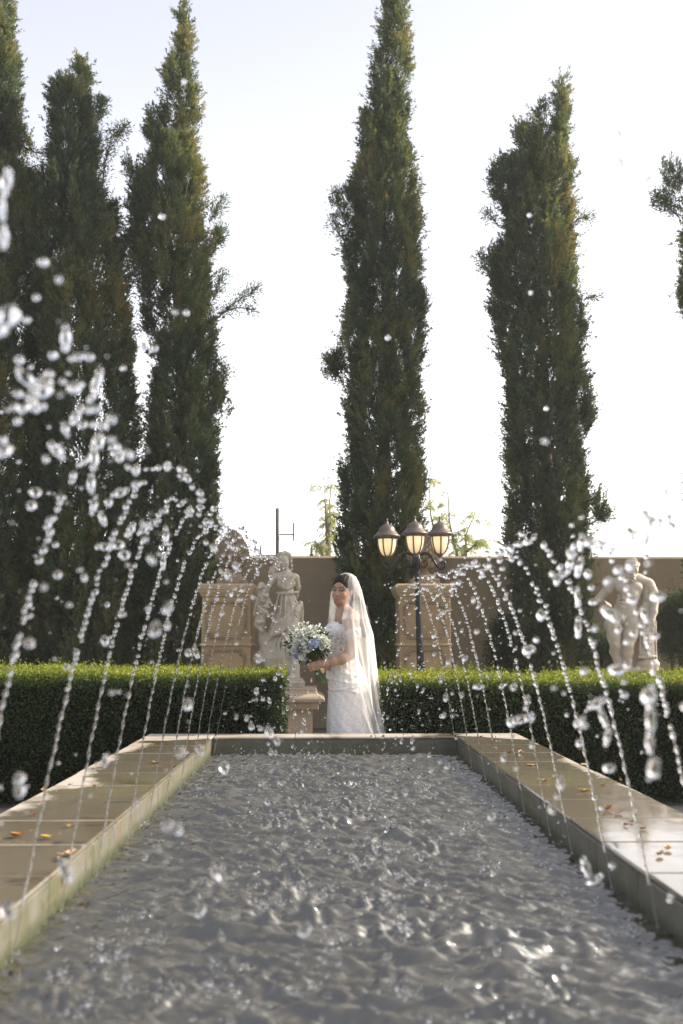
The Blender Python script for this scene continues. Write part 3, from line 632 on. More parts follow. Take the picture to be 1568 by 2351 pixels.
# ---- airy trees beyond the wall
def airy(label,stems,Y,seed,n,trunk=None):
    r=np.random.default_rng(seed); b=MB(); LC_=[];LD=[]
    x0=at(stems[0][0][0],1277,Y)[0]; th=thing('willow_tree',label,'tree',(x0,Y,0),'airy pale trees beyond the wall')
    for pts in stems:
        Pw=np.array([at(px,py,Y) for px,py in pts]); tt=np.linspace(0,1,16); ti=np.linspace(0,1,len(Pw)); cur=np.stack([np.interp(tt,ti,Pw[:,i]) for i in range(3)],1)
        cur[:,1]+=r.normal(0,.03,16).cumsum(); b.tube(np.vstack([[cur[0,0],Y,0],cur]),np.concatenate([[.03],np.linspace(.028,.006,16)]),6)
        for k in range(13):
            p=cur[r.integers(1,16)]; a=r.uniform(0,6.28); L=r.uniform(.12,.42); o=np.array([math.cos(a),math.sin(a)*.7,0])
            tw=np.array([p+o*L*s+np.array([0,0,L*(.7*s-1.0*s*s)]) for s in np.linspace(0,1,7)]); b.tube(tw,np.linspace(.006,.002,7),4)
            m=n*3; si=r.random(m); cc=np.stack([np.interp(si,np.linspace(0,1,7),tw[:,i]) for i in range(3)],1); LC_.append(cc); LD.append(norm(o*.7+np.array([0,0,-.8])+r.normal(size=(m,3))*.55))
    C=np.concatenate(LC_); D_=np.concatenate(LD); V,q=tris(C,D_,r.uniform(.07,.16,len(C)),r.uniform(.008,.013,len(C)),seed)
    if trunk: b.tube([(*at(trunk[0],trunk[2],Y)[:2],0)]+[at(trunk[0],y_,Y) for y_ in (trunk[2],trunk[1])],[trunk[3]/F*Y]*3,8)
    obj('crown',(V,[q,[]]),M['wil'],th,attr={'tint':np.repeat(r.random(len(C)),4)}); obj('trunk',b,M['wbark'],th,smooth=True)
M['wbark']=stone('pale_bark',(.22,.2,.15),(.3,.28,.2),sc=9,bs=.4,grain=30)
airy('airy willow like tree beyond the wall left of the middle cypress',[[(752,1277),(748,1190),(745,1110)],[(775,1277),(758,1220),(757,1150),(762,1100)],[(785,1277),(770,1230),(735,1180)],[(740,1277),(735,1255),(728,1245)]],17,41,16,trunk=(754,1178,1277,6))
airy('airy pale green tree beyond the wall right of the lamp post',[[(1050,1277),(1030,1200),(1028,1110)],[(1010,1277),(990,1180),(988,1100)],[(1070,1277),(1068,1230),(1090,1180)],[(1060,1277),(1090,1250),(1115,1245)],[(1000,1277),(1010,1230),(1015,1160)]],17,42,18)
# ---- poles beyond the wall
def px_tube(mb,pts,Y,r,seg=8): mb.tube([at(a,b,Y) for a,b in pts],r,seg)
PY=16.5
pt=thing('utility_pole','grey utility pole with a side arm rising beyond the wall','pole',(at(637,1277,PY)[0],PY,0))
m=MB(); b0=at(637,1277,PY); m.tube([(b0[0],PY,0),b0,at(637,1167,PY)],.033,10); obj('post',m,M['pole'],pt,smooth=True)
m=MB(); px_tube(m,[(638,1227),(676,1227)],PY,.012); obj('arm',m,M['pole'],pt)
m=MB(); px_tube(m,[(674,1200),(674,1242)],PY,.014); obj('insulator',m,M['pole'],pt)
m=MB(); px_tube(m,[(673,1240),(671,1252),(664,1264),(652,1274),(640,1280)],PY,.004,6); obj('cable',m,M['pole'],pt)
for (x,y,lab) in ((598,1248,'thin metal rod beyond the wall left of the utility pole'),(715,1250,'thin metal rod beyond the wall right of the utility pole')):
    m=MB(); a=at(x,1277,PY); m.tube([(a[0],PY,0),(a[0],PY,a[2]),at(x,y+12,PY),at(x,y,PY)],[.022,.022,.016,.006],8); m.box(a[0]-.035,a[0]+.035,PY-.035,PY+.035,a[2]-.3,a[2]+.03)
    setp(obj('metal_rod',m,M['pole'],base=np.array([a[0],PY,0])),lab,'rod','metal rods beyond the wall')
m=MB(); a=at(596,1275.5,PY+.1); c=at(640,1275.5,PY+.1); m.box(a[0],c[0],PY+.08,PY+.13,a[2]-.02,a[2]+.012); 
for xx in (a[0]+.05,c[0]-.05): m.box(xx-.02,xx+.02,PY+.085,PY+.125,0,a[2]-.021)
setp(obj('metal_rail',m,M['pole']),'thin dark rail just above the wall top beside the utility pole','rail')
# ================================================================== hedges
def hedge(label,x0,x1,y0,y1,ht,seed,n,endlit=None):
    r=np.random.default_rng(seed)
    hw=(x1-x0)/2; cx=(x0+x1)/2
    def surf(m,face):
        if face=='front': x=r.uniform(x0,x1,m); z=r.random(m)*ht; P=np.stack([x,np.full(m,y0),z],1); nn=np.tile([0,-1.,0],(m,1))
        elif face=='back': x=r.uniform(x0,x1,m); z=r.random(m)*ht; P=np.stack([x,np.full(m,y1),z],1); nn=np.tile([0,1.,0],(m,1))
        elif face=='top': P=np.stack([r.uniform(x0,x1,m),r.uniform(y0,y1,m),np.full(m,ht)],1); nn=np.tile([0,0,1.],(m,1))
        elif face=='l': P=np.stack([np.full(m,x0),r.uniform(y0,y1,m),r.random(m)*ht],1); nn=np.tile([-1.,0,0],(m,1))
        else: P=np.stack([np.full(m,x1),r.uniform(y0,y1,m),r.random(m)*ht],1); nn=np.tile([1.,0,0],(m,1))
        return P,nn
    Ps=[];Ns=[]
    L=x1-x0; W=y1-y0
    for f_,ar in (('front',L*ht),('top',L*W),('r',W*ht),('l',W*ht),('back',L*ht*.35)):
        m=int(n*ar); P,nn=surf(m,f_); Ps.append(P); Ns.append(nn)
    P=np.concatenate(Ps); nn=np.concatenate(Ns); m=len(P)
    # round the corners
    c=np.array([cx,(y0+y1)/2,ht/2]); h_=np.array([hw,W/2,ht/2]); R_=.05; q_=P-c; inner=np.clip(q_,-(h_-R_),h_-R_); dlt=q_-inner; dn=np.linalg.norm(dlt,axis=1,keepdims=True); P=c+inner+dlt/(dn+1e-9)*np.minimum(dn,R_)
    bl=.026*nz3(P,7,seed,3)+.022*nz3(P,2.2,seed+7,2)-.012*np.clip(nz3(P,30,seed+1,1),0,1)
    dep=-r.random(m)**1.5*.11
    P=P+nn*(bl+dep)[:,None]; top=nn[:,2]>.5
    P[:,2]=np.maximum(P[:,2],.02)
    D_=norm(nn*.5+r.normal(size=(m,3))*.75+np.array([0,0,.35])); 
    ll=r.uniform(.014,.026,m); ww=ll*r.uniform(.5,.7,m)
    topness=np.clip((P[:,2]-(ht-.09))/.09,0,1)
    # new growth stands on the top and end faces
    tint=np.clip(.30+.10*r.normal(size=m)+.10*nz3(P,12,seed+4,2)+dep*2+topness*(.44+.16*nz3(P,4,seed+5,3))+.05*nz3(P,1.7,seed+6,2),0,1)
    # sprouts
    k=int(L*W*420); sx=r.uniform(x0,x1,k); sy=r.uniform(y0,y1,k); hh=np.clip(r.gamma(1.6,.018,k),0.005,.11)
    K=7; s=r.random((k,K)); SP=np.stack([np.repeat(sx,K),np.repeat(sy,K),ht-.01+(s*hh[:,None]).ravel()],1)+r.normal(size=(k*K,3))*.006; SP[:,2]+=.026*nz3(SP,7,seed,3)+.022*nz3(SP,2.2,seed+7,2)
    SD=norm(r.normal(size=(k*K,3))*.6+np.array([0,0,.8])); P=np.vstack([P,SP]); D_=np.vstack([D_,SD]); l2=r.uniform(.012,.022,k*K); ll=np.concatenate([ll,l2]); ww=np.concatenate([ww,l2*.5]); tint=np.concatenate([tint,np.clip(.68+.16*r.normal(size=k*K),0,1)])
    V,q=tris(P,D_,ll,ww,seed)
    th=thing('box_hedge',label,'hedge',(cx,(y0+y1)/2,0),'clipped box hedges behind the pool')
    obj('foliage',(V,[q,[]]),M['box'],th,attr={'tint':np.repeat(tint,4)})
    b=MB(); b.box(x0+.13,x1-.13,y0+.13,y1-.13,.03,ht-.12,.05); obj('shade_core',b,M['darkcore'],th)  # near-black box standing in for the shade deep inside the hedge
xe=at(645,1560,7.95)[0]
hedge('clipped green box hedge left of the bride',-4.3,at(645,1560,7.5)[0],7.5,8.9,.97,51,9500)
hedge('clipped green box hedge right of the bride',.42,4.6,7.5,9.1,.93,52,8500)
# ================================================================== pedestals with pinecones
def panel(mb,cx,y,z0,z1,w,t=.012,fr=.03):
    """raised frame with notched corners on a front face"""
    n=.045
    def ring(o):
        a,b_,c,d=cx-w+o,cx+w-o,z0+o,z1-o
        return [(a+n,c),(b_-n,c),(b_-n,c+n),(b_,c+n),(b_,d-n),(b_-n,d-n),(b_-n,d),(a+n,d),(a+n,d-n),(a,d-n),(a,c+n),(a+n,c+n)]
    R=[[(x,y,z) for x,z in ring(0)],[(x,y-t,z) for x,z in ring(.006)],[(x,y-t,z) for x,z in ring(fr)],[(x,y-.001,z) for x,z in ring(fr+.006)]]
    V=sum(R,[]); q=[(i*12+j,i*12+(j+1)%12,(i+1)*12+(j+1)%12,(i+1)*12+j) for i in range(3) for j in range(12)]
    mb.add(V,q)
def pinecone(c,Hc,Rc,parent):
    base=MB(); base.slab((c[0],c[1],c[2]),[(0,0),(.0,.055),(-.008,.065)],.165,.165); base.lathe((c[0],c[1],c[2]+.066),[(.13,0),(.13,.03),(.105,.045),(.11,.055),(.06,.075),(.045,.10),(.05,.125),(.075,.15),(.09,.17)],24)
    obj('foot',base,M['cone'],parent,bevel=.006)
    body=MB(); z0=c[2]+.23
    prof=[]; 
    for i in range(20):
        s=i/19; r_=Rc*(math.sin(PI*min(1,(s*.93+.07))**.72))**.75 if s<1 else .004
        r_=Rc*min(1,(max(s,.0)/.16)**.5*.8+.25 if s<.12 else 1)*(1-max(0,(s-.28)/.72)**1.7)
        prof.append((max(r_,.006),s*Hc))
    body.lathe((c[0],c[1],z0),prof,28); zr=np.array([p[1] for p in prof]); rr=np.array([p[0] for p in prof])
    rows=12
    for k in range(rows):
        s=.20+.78*k/rows; z=s*Hc; r_=np.interp(z,zr,rr); n=15 if s<.75 else 9
        sz=.5*2*PI*r_/n*1.25
        for j in range(n):
            a=2*PI*(j+.5*(k%2))/n; o=np.array([math.cos(a),math.sin(a),0])
            slope=(np.interp(z+.01,zr,rr)-r_)/.01; up=norm(np.array([o[0]*slope,o[1]*slope,1.0])); nn=norm(np.cross(np.cross(up,o),up)); sd=np.cross(up,nn)
            p=np.array([c[0],c[1],z0+z])+o*r_; V=[p-sd*sz-up*.0,p-up*sz*.9+nn*.016,p+sd*sz,p+up*sz*.9,p+nn*(.036+.012*(1-s))+up*sz*.15]
            body.add(V,t=[(0,1,4),(1,2,4),(2,3,4),(3,0,4)])
    obj('pinecone',body,M['cone'],parent)
    cup=MB()
    for row in range(2):
        for j in range(9):
            a=2*PI*(j+.5*row)/9; o=np.array([math.cos(a),math.sin(a),0]); sd=np.array([-o[1],o[0],0]); V=[];h0=.02
            for i in range(7):
                s=i/6; r_=Rc*(.45+.62*s**.6); zz=z0-.04+Hc*(.26-.05*row)*s; wv=Rc*.42*math.sin(PI*(s*.75+.2))
                if s>.85: r_+=.018; zz-=.012
                for v in (-1,-.5,0,.5,1): V.append(np.array([c[0],c[1],zz])+o*(r_*(1-.10*v*v)+.008*(abs(v)<.1))+sd*wv*v)
            q=[(i*5+k,i*5+k+1,(i+1)*5+k+1,(i+1)*5+k) for i in range(6) for k in range(4)]; cup.add(V,q)
    o=obj('leaf_cup',cup,M['cone'],parent,smooth=True); mo=o.modifiers.new('thick','SOLIDIFY'); mo.thickness=.012
def pedestal(label,xl,xr,Y,group):
    cz=at(500,1343,Y)[2]; cx=(at(xl,1350,Y)[0]+at(xr,1350,Y)[0])/2; w=(at(xr,1350,Y)[0]-at(xl,1350,Y)[0])/2; ws=w*.87
    th=thing('stone_pedestal',label,'pedestal',(cx,Y,0),group)
    cap=MB(); cap.slab((cx,Y,cz),[(-.0,-.0),(.0,-.0)],w-.02,w-.02) if False else None
    cap.slab((cx,Y,cz-.15),[(0,0),(.012,.012),(.012,.022),(.03,.05),(.035,.075),(w-ws,.085),(w-ws,.13),(w-ws-.02,.15)],ws,ws); obj('cap',cap,M['sand2'],th,bevel=.004)
    zm=at(500,1480,Y)[2]
    sh=MB(); sh.slab((cx,Y,0),[(0,.10),(0,cz-.151)],ws-.002,ws-.002); obj('shaft',sh,M['sand'],th,bevel=.006)
    mo=MB(); mo.slab((cx,Y,zm-.02),[(.0,0),(.018,.006),(.018,.02),(.006,.032),(0,.04)],ws,ws); obj('moulding',mo,M['sand'],th)
    for (z0,z1) in ((zm+.06,cz-.20),(.22,zm-.05)):
        p=MB(); panel(p,cx,Y-ws+.002,z0,z1,ws-.05,.014,.026); obj('panel_frame',p,M['sandd'],th)
    bs=MB(); bs.slab((cx,Y,0),[(.04,0),(.04,.07),(.02,.099)],ws,ws); obj('base',bs,M['sand'],th)
    return th,cx,cz
M['sand2']=stone('sandstone_cap',(.34,.25,.145),(.43,.325,.20),(.23,.165,.10),sc=4,bs=.3,bd=.005,grain=80)
PYD=11.6
for (xl,xr,lab,lab2) in ((462,590,'sandstone pedestal with framed panels left of the woman statue','carved stone pinecone finial on the left pedestal'),(903,1035,'sandstone pedestal with framed panels directly behind the lamp post','carved stone pinecone finial on the pedestal behind the lanterns')):
    th,cx,cz=pedestal(lab,xl,xr,PYD,'sandstone pedestals')
    fc=cx+ (.035 if xl<700 else 0.02)
    fin=thing('pinecone_finial',lab2,'finial',(fc,PYD,cz+.001),'stone pinecone finials')
    ztop=at(530,1214,PYD)[2]; pinecone((fc,PYD,cz+.001),ztop-cz-.231,.163,fin)
# ================================================================== lamp post
LY=10.8
bx=at(967,1547,LY)[0]
lamp=thing('street_lamp','black iron lamp post with three lit amber lanterns right of the bride','street lamp',(bx,LY,0),None)
tp=at(957,1292,LY); 
post=MB(); b2=at(967,1547,LY); post.tube([(b2[0]+.02,LY,0),(b2[0]+.015,LY,.35),b2,at(966,1535,LY)],[.07,.055,.048,.046],16)
post.tube([at(966,1535,LY),at(964,1480,LY),at(961,1400,LY),at(958,1310,LY),at(957,1268,LY)],[.040,.038,.034,.031,.029],16)
obj('post',post,M['iron'],lamp,smooth=True)
cl=MB()
for (x,y,r_) in ((966,1537,.052),(966,1530,.049),(966,1524,.046),(958,1306,.042),(958,1310,.038),(957,1272,.036)):
    c=at(x,y,LY); cl.lathe(c,[(r_*.8,-.016),(r_,-.008),(r_,.008),(r_*.8,.016)],18)
c=at(957,1290,LY); cl.lathe((c[0],c[1],c[2]-.07),[(.034,0),(.05,.01),(.05,.15),(.034,.16)],12,mod=lambda a,z:1+.08*math.cos(12*a))
obj('collar',cl,M['iron'],lamp,smooth=True); obj('base',MB().lathe((bx+.02,LY,0),[(.16,0),(.16,.05),(.12,.08),(.11,.2),(.08,.26)],18),M['iron'],lamp)
def scroll(pts,r0=.014,dirv=(1,0),org=None):
    tt=np.linspace(0,1,len(pts)); ts=np.linspace(0,1,40); P=np.array(pts,float)
    # catmull-ish smoothing
    xs=np.interp(ts,tt,P[:,0]); zs=np.interp(ts,tt,P[:,1])
    for _ in range(3): xs[1:-1]=(xs[:-2]+2*xs[1:-1]+xs[2:])/4; zs[1:-1]=(zs[:-2]+2*zs[1:-1]+zs[2:])/4
    return np.stack([org[0]+xs*dirv[0],org[1]+xs*dirv[1],org[2]+zs],1)
sc=F/LY; A=[(8,-4),(20,-10),(32,-8),(42,3),(52,18),(60,26),(68,28),(75,24),(78,15),(74,9),(68,10),(66,15),(70,17)]
B=[(10,20),(20,24),(27,19),(28,11),(22,8),(18,12),(22,15)]
org=at(957,1279,LY)
lans=[]
for k,(dx,dy,rv) in enumerate(((-1,.0,1),(.80,.0,.85),(0.05,-1,.62))):
    d=np.array([dx,dy]); L=np.linalg.norm(d); d=d/L; s_=rv
    ar=MB(); P=scroll([(a*s_/sc,-b/sc) for a,b in A],dirv=d,org=org); ar.tube(P,np.linspace(.017,.011,40),8)
    P2=scroll([(a*s_/sc,-b/sc) for a,b in B],dirv=d,org=org); ar.tube(P2,np.linspace(.012,.007,40),7)
    obj('scroll_arm',ar,M['iron'],lamp,smooth=True)
LAN=[(889,1282,LY+.02,0),(1011,1277,LY+.05,.5),(953,1276,LY-.30,.25)]
def glow():
    m,t,b=nt('lit_amber_glass'); b.inputs['Base Color'].default_value=(.75,.62,.42,1); b.inputs['Roughness'].default_value=.35
    g_=t.nodes.new('ShaderNodeTexCoord'); sp=t.nodes.new('ShaderNodeSeparateXYZ'); t.links.new(g_.outputs['Generated'],sp.inputs[0])
    r_=t.nodes.new('ShaderNodeValToRGB'); e=r_.color_ramp.elements; e[0].position=0; e[0].color=(.5,.33,.17,1); e[1].position=1; e[1].color=(.75,.56,.28,1); q=e.new(.58); q.color=(1.0,.72,.34,1)
    t.links.new(sp.outputs[2],r_.inputs[0]); t.links.new(mixc(t,.3,r_.outputs[0],mixc(t,noise(t,6,3,.5,2,stretch=(1,1,4)),(.6,.6,.6),(1.3,1.3,1.3)),'MULTIPLY'),b.inputs['Emission Color']); b.inputs['Emission Strength'].default_value=.42
    return m
M['glow']=glow()
for (x,y,Yl,ph) in LAN:
    c=at(x,y,Yl); u=1/ (F/Yl)
    k=u*1.0
    roof=MB(); pr=[(22,47),(27,48),(30,50),(30.5,52),(27,55),(24,57),(23,60),(20,62),(19,64),(17,70),(14,74),(9,77),(6,79)]
    roof.lathe(c,[(a*k,b_*k) for a,b_ in pr],40,mod=lambda a,z:1+(.035*math.cos(20*a) if z>63*k else 0))
    lo=obj('lantern',roof,M['roofm'],lamp,smooth=True)
    fn=MB(); fn.lathe(c,[(a*k,b_*k) for a,b_ in ((6,78),(3.6,81),(2.6,85),(1.8,87),(3,89),(2.6,91),(.8,93))],14); obj('finial',fn,M['roofm'],lo,smooth=True)
    gp=[(7,5),(12,9),(15.5,15),(18,23),(19.8,32),(20.6,40),(20.8,47)]
    gl=MB(); gl.lathe(c,[(a*k,b_*k) for a,b_ in gp],28); obj('glass',gl,M['glow'],lo,smooth=True)
    cg=MB()
    for j in range(6):
        a=2*PI*j/6+ph; P=[(c[0]+(r_+.8)*k*math.cos(a),c[1]+(r_+.8)*k*math.sin(a),c[2]+z_*k) for r_,z_ in gp]; cg.tube(P,1.9*k,6)
    cg.lathe(c,[(21.3*k,44*k),(23*k,45*k),(23*k,48*k),(21*k,48.5*k)],28); cg.lathe(c,[(3*k,-4*k),(5*k,-2*k),(4*k,0),(8*k,2*k),(9*k,5*k),(7*k,7*k)],18)
    obj('cage',cg,M['iron2'] if 'iron2' in M else M['roofm'],lo,smooth=True)
# ================================================================== statues
SY=11.3
def sp(x,y,d=0): return at(x,y,SY+d)
def mk_stat(V,Fs,it=1): return lap(V,Fs,it),Fs
sx0,sx1=sp(575,1400)[0],sp(705,1400)[0]
s=SDF((sx0,SY-.32,sp(600,1575)[2]),(sx1,SY+.32,sp(600,1258)[2]),.0085)
u=1/(F/SY)   # metres per photo px at this depth
def pr(l,d=0): return [(sp(a,b,d+(c[1] if len(c)>1 else 0)),c[0]*u) for a,b,*c in l]
# head, hair
s.ell(sp(652,1289,-.02),(11.5*u,13*u,15.5*u),k=.01); s.ell(sp(655,1297,-.05),(8*u,8*u,10*u),k=.02)
s.cap(sp(657,1288,-.075),1.7*u,sp(658.5,1295,-.095),2.6*u,.008)  # nose
s.ell(sp(652,1289,-.082),(2.4*u,2*u,1.6*u),k=.004,op='-'); s.ell(sp(662,1289,-.078),(2.2*u,2*u,1.6*u),k=.004,op='-')
s.cap(sp(653,1300.5,-.083),1.0*u,sp(661,1300,-.083),1.0*u,.005); s.ell(sp(657.5,1306,-.07),(4*u,3*u,2.6*u),k=.015)
for a,b,c,d in ((640,1277,6,-.01),(646,1272,6,-.03),(655,1270,6,-.03),(663,1274,6,-.02),(668,1281,5,0),(637,1286,6,.0),(633,1295,6,.01),(630,1304,6,.0),(627,1313,6,-.01),(623,1306,5,.02),(620,1314,5,.02),(668,1290,4,.0),(669,1299,4,.01),(669,1308,3.6,.02),(645,1290,4,-.05),(640,1298,4.5,-.04),(637,1308,4.5,-.03)):
    s.ell(sp(a,b,d),(c*u,c*u,c*1.1*u),k=.008)
s.limb(pr([(643,1280,4,-.06),(637,1292,3.5,-.04),(634,1306,3,-.03)]),.006)
s.limb(pr([(655,1305,7.5),(656,1315,7.5),(655,1322,10)]),.03)
# torso
s.limb(pr([(632,1325,9),(655,1325,13),(675,1325,9)]),.03)
s.ell(sp(655,1338),(19*u,14*u,18*u),k=.025); s.ell(sp(645,1342,-.055),(9*u,8*u,9*u),k=.02); s.ell(sp(670,1341,-.055),(9*u,8*u,9*u),k=.02)
s.limb(pr([(657,1345,17),(659,1361,14),(661,1378,18),(664,1392,21)]),.025)
s.ell(sp(664,1400),(24*u,18*u,24*u),k=.03)
# right-side arm (hidden behind), left-side arm reaching down
s.limb(pr([(680,1326,7.5,.0),(684,1348,6.5,.05),(680,1372,5,.1)]),.02)
s.limb(pr([(630,1327,8),(619,1342,6.5,-.02),(610,1362,5.5,-.03),(616,1378,5,-.05),(622,1386,4,-.06)]),.015)
# standing leg
s.limb(pr([(670,1405,21),(669,1440,16.5,-.03),(666,1470,12.5,-.06),(667,1505,10.5,-.03),(669,1540,9)]),.03)
s.ell(sp(667,1556,-.03),(9*u,14*u,5*u),k=.02)
# trailing leg and drapery mass
s.limb(pr([(653,1405,17),(634,1440,12,.0),(615,1470,9,.04),(604,1497,8,.1),(592,1508,5.5,.12),(582,1512,4,.1)]),.03)
s.limb(pr([(652,1430,15,.07),(636,1470,13,.10),(626,1510,13,.12),(640,1550,14,.08)]),.03)
s.limb(pr([(660,1450,10,.08),(652,1500,10,.09),(656,1545,14,.06)]),.03)
s.limb(pr([(672,1500,9,.03),(678,1530,9,.03),(680,1555,9,.02)]),.03)
# mantle swag from left thigh to right hip with tail
for o in range(6):
    s.limb(pr([(632-o*2,1430+o*6,3.6,-.06),(645,1424+o*5.5,3.4,-.10),(660,1412+o*5,3.4,-.12),(680,1396+o*3,3.2,-.10),(691,1386+o,3,-.06)]),.006)
s.limb(pr([(690,1385,6,-.02),(694,1405,4,.02),(694,1440,2.6,.03)]),.01); s.limb(pr([(688,1388,5,.02),(690,1415,4,.04),(689,1445,2.4,.04)]),.01)
# belt and neckline folds
s.limb(pr([(636,1361,3,-.05),(650,1362,3,-.09),(668,1361,3,-.09),(683,1359,3,-.04)]),.004)
for o in range(5):
    s.limb(pr([(638+o,1323+o*3,1.7,-.05),(648,1333+o*4,1.9,-.105),(658,1337+o*4,2,-.115),(668,1333+o*4,1.9,-.105),(676-o,1323+o*3,1.7,-.05)]),.004)
# long folds on skirt
for k,(a,b,c,d) in enumerate(((640,1365,622,1440),(648,1366,640,1430),(656,1366,654,1415),(664,1366,672,1400),(672,1366,684,1392))):
    s.limb(pr([(a,b,1.8,-.085),((a+c)/2,(b+d)/2,1.9,-.115),(c,d,1.4,-.10)]),.012)
for k in range(11):
    f=k/10; x0=640-22*f; x1=668-62*f; s.limb(pr([(657-22*f,1440+8*f,2.4,-.06+.1*f),(650-34*f+3*math.sin(k*2),1475+6*f,3.0,-.07+.1*f),(652-52*f,1510+2*f,3.4,-.05+.1*f),(x1,1548-30*f,3.6,-.03+.1*f)]),.008)
for k in range(6):
    s.limb(pr([(668+k*2,1490,2,-.06+k*.02),(672+k*2,1520,2.6,-.07+k*.02),(668+k*3,1553,3,-.06+k*.02)]),.008)
# small carved cherub and garland
s.ell(sp(600,1346,-.03),(9.5*u,9*u,10*u),k=.01); s.limb(pr([(601,1356,7,-.02),(604,1380,10,-.02),(603,1405,11,-.02),(600,1425,9,-.02)]),.02)
for k in range(46):
    f=rng.random(); a=604+rng.uniform(-14,14)*(.6+.4*f); b=1348+f*82; s.ell(sp(a,b,-.02-rng.uniform(.03,.075)),(rng.uniform(3,5.2)*u,)*3,k=.006)
s.limb(pr([(596,1362,4,-.03),(588,1390,3.6,-.03),(584,1412,3.2,-.03)]),.008); s.limb(pr([(600,1425,7,-.02),(596,1440,5,-.03),(600,1447,4,-.07)]),.01); s.limb(pr([(592,1415,6,0),(588,1434,4.5,-.02),(592,1441,3.6,-.06)]),.01)
s.limb(pr([(600,1430,9,.06),(606,1470,12,.1),(620,1520,14,.1),(640,1560,16,.08)]),.03)
for k in range(9):
    f=k/8; s.limb(pr([(650-20*f,1444+8*f,1.3,-.085+.09*f),(645-30*f+3*math.sin(k*2+1),1478+5*f,1.7,-.10+.10*f),(650-50*f,1512,1.9,-.08+.1*f)]),.004,'-')
for o in range(5): s.limb(pr([(634-o*2,1434+o*6,1.2,-.075),(645,1428+o*5.5,1.3,-.115),(660,1416+o*5,1.3,-.135),(678,1400+o*3,1.2,-.11)]),.003,'-')
for (a,b,c,d) in ((644,1366,634,1430),(652,1367,648,1420),(660,1367,663,1405),(668,1367,678,1395)): s.limb(pr([(a,b,1.1,-.10),((a+c)/2,(b+d)/2,1.3,-.125),(c,d,1,-.115)]),.004,'-')
V,Fs=s.mesh(); V=lap(V,Fs,1,.3)
ped_t=sp(660,1577)[2]
fz=ped_t+.10
scx=sp(660,1577)[0]
st=thing('woman_statue','pale marble statue of a draped woman with a garlanded cherub at her side','statue',(scx,SY,ped_t+.001))
obj('figure',(V,Fs),M['marble'],st,smooth=True)
pm=MB(); pm.slab((scx,SY,ped_t+.001),[(0,0),(0,.055),(-.02,.065),(-.02,.09)],.19,.17); obj('plinth',pm,M['marble'],st,bevel=.006)
pd=thing('statue_pedestal','moulded cast stone pedestal under the draped woman statue','pedestal',(scx,SY,0))
hw=(744-660)*u; m=MB(); m.slab((scx,SY,ped_t),[(-.11,-.0),(-.11,-.0)],hw,hw) if False else None
m.slab((scx,SY,ped_t-.16),[(-.05,0),(0,.02),(.0,.05),(-.02,.072),(-.075,.10),(-.09,.13),(-.09,.16)],hw,hw); obj('cornice',m,M['cast'],pd,bevel=.008)
m=MB(); m.slab((scx,SY,ped_t-.225),[(-.065,0),(-.065,.063)],hw,hw); obj('necking',m,M['cast'],pd,bevel=.004)
m=MB(); m.slab((scx,SY,0),[(0,.12),(0,ped_t-.226)],hw-.135,hw-.135); obj('shaft',m,M['cast'],pd,bevel=.006)
m=MB(); m.slab((scx,SY,0),[(0,0),(0,.08),(-.03,.119)],hw-.06,hw-.06); obj('base',m,M['cast'],pd)
# ---- Heroic man
SY=11.4; u=1/(F/SY)
s=SDF((sp(1360,1400)[0],SY-.3,sp(1400,1545)[2]),(sp(1525,1400)[0],SY+.3,sp(1400,1276)[2]),.0085)
s.ell(sp(1453,1301,-.03),(13.5*u,14.5*u,16.5*u),k=.01); s.ell(sp(1456,1310,-.08),(9.5*u,8*u,10*u),k=.02)
s.cap(sp(1459,1301,-.115),2*u,sp(1461.5,1310,-.135),2.9*u,.006)
s.cap(sp(1451,1298,-.11),1.9*u,sp(1465,1299,-.10),1.9*u,.006)
s.ell(sp(1453,1302.5,-.115),(2.8*u,2.6*u,2*u),k=.004,op='-'); s.ell(sp(1465,1303.5,-.105),(2.4*u,2.6*u,2*u),k=.004,op='-')
for k in range(60):
    a=rng.uniform(0,2*PI); e=rng.uniform(-.1,1.4); rr_=14.2*u
    p=sp(1453,1297,-.01)+np.array([math.cos(a)*math.cos(e)*rr_,math.sin(a)*math.cos(e)*rr_*1.1,math.sin(e)*15*u])
    s.ell(p,(2.6*u,)*3,k=.004)
for k in range(34):
    f=rng.random(); s.ell(sp(1452+rng.uniform(-8,8)*(1-f*.5),1315+f*20,-.07-rng.uniform(0,.06)),(rng.uniform(2.4,3.8)*u,)*3,k=.005)
s.limb(pr([(1448,1314,10.5),(1444,1325,12)]),.03)
s.limb(pr([(1414,1338,11),(1430,1330,11),(1444,1328,14),(1466,1330,12),(1486,1338,12)]),.03)
s.ell(sp(1426,1349,-.05),(16*u,12*u,13*u),k=.015); s.ell(sp(1460,1349,-.05),(16*u,12*u,13*u),k=.015)
s.ell(sp(1443,1352,.02),(31*u,20*u,26*u),k=.03)
s.limb(pr([(1443,1365,26),(1438,1385,22),(1434,1400,23),(1430,1412,22)]),.03)
for (x,y) in ((1432,1374),(1445,1374),(1430,1384),(1443,1385),(1429,1394),(1441,1395)): s.ell(sp(x,y,-.105),(6*u,3.5*u,4.6*u),k=.006)
for k in range(4): s.ell(sp(1456+k*-1.0,1369+k*7,-.085),(6*u,3.5*u,3*u),k=.006); s.ell(sp(1420+k,1369+k*7,-.085),(5*u,3.5*u,3*u),k=.006)
s.limb(pr([(1456,1400,3,-.09),(1446,1412,3,-.10),(1436,1418,3,-.10)]),.01); s.limb(pr([(1412,1402,3,-.08),(1420,1412,3,-.09),(1430,1419,3,-.10)]),.01)
s.ell(sp(1430,1423,-.115),(5.2*u,5*u,8*u),k=.008)
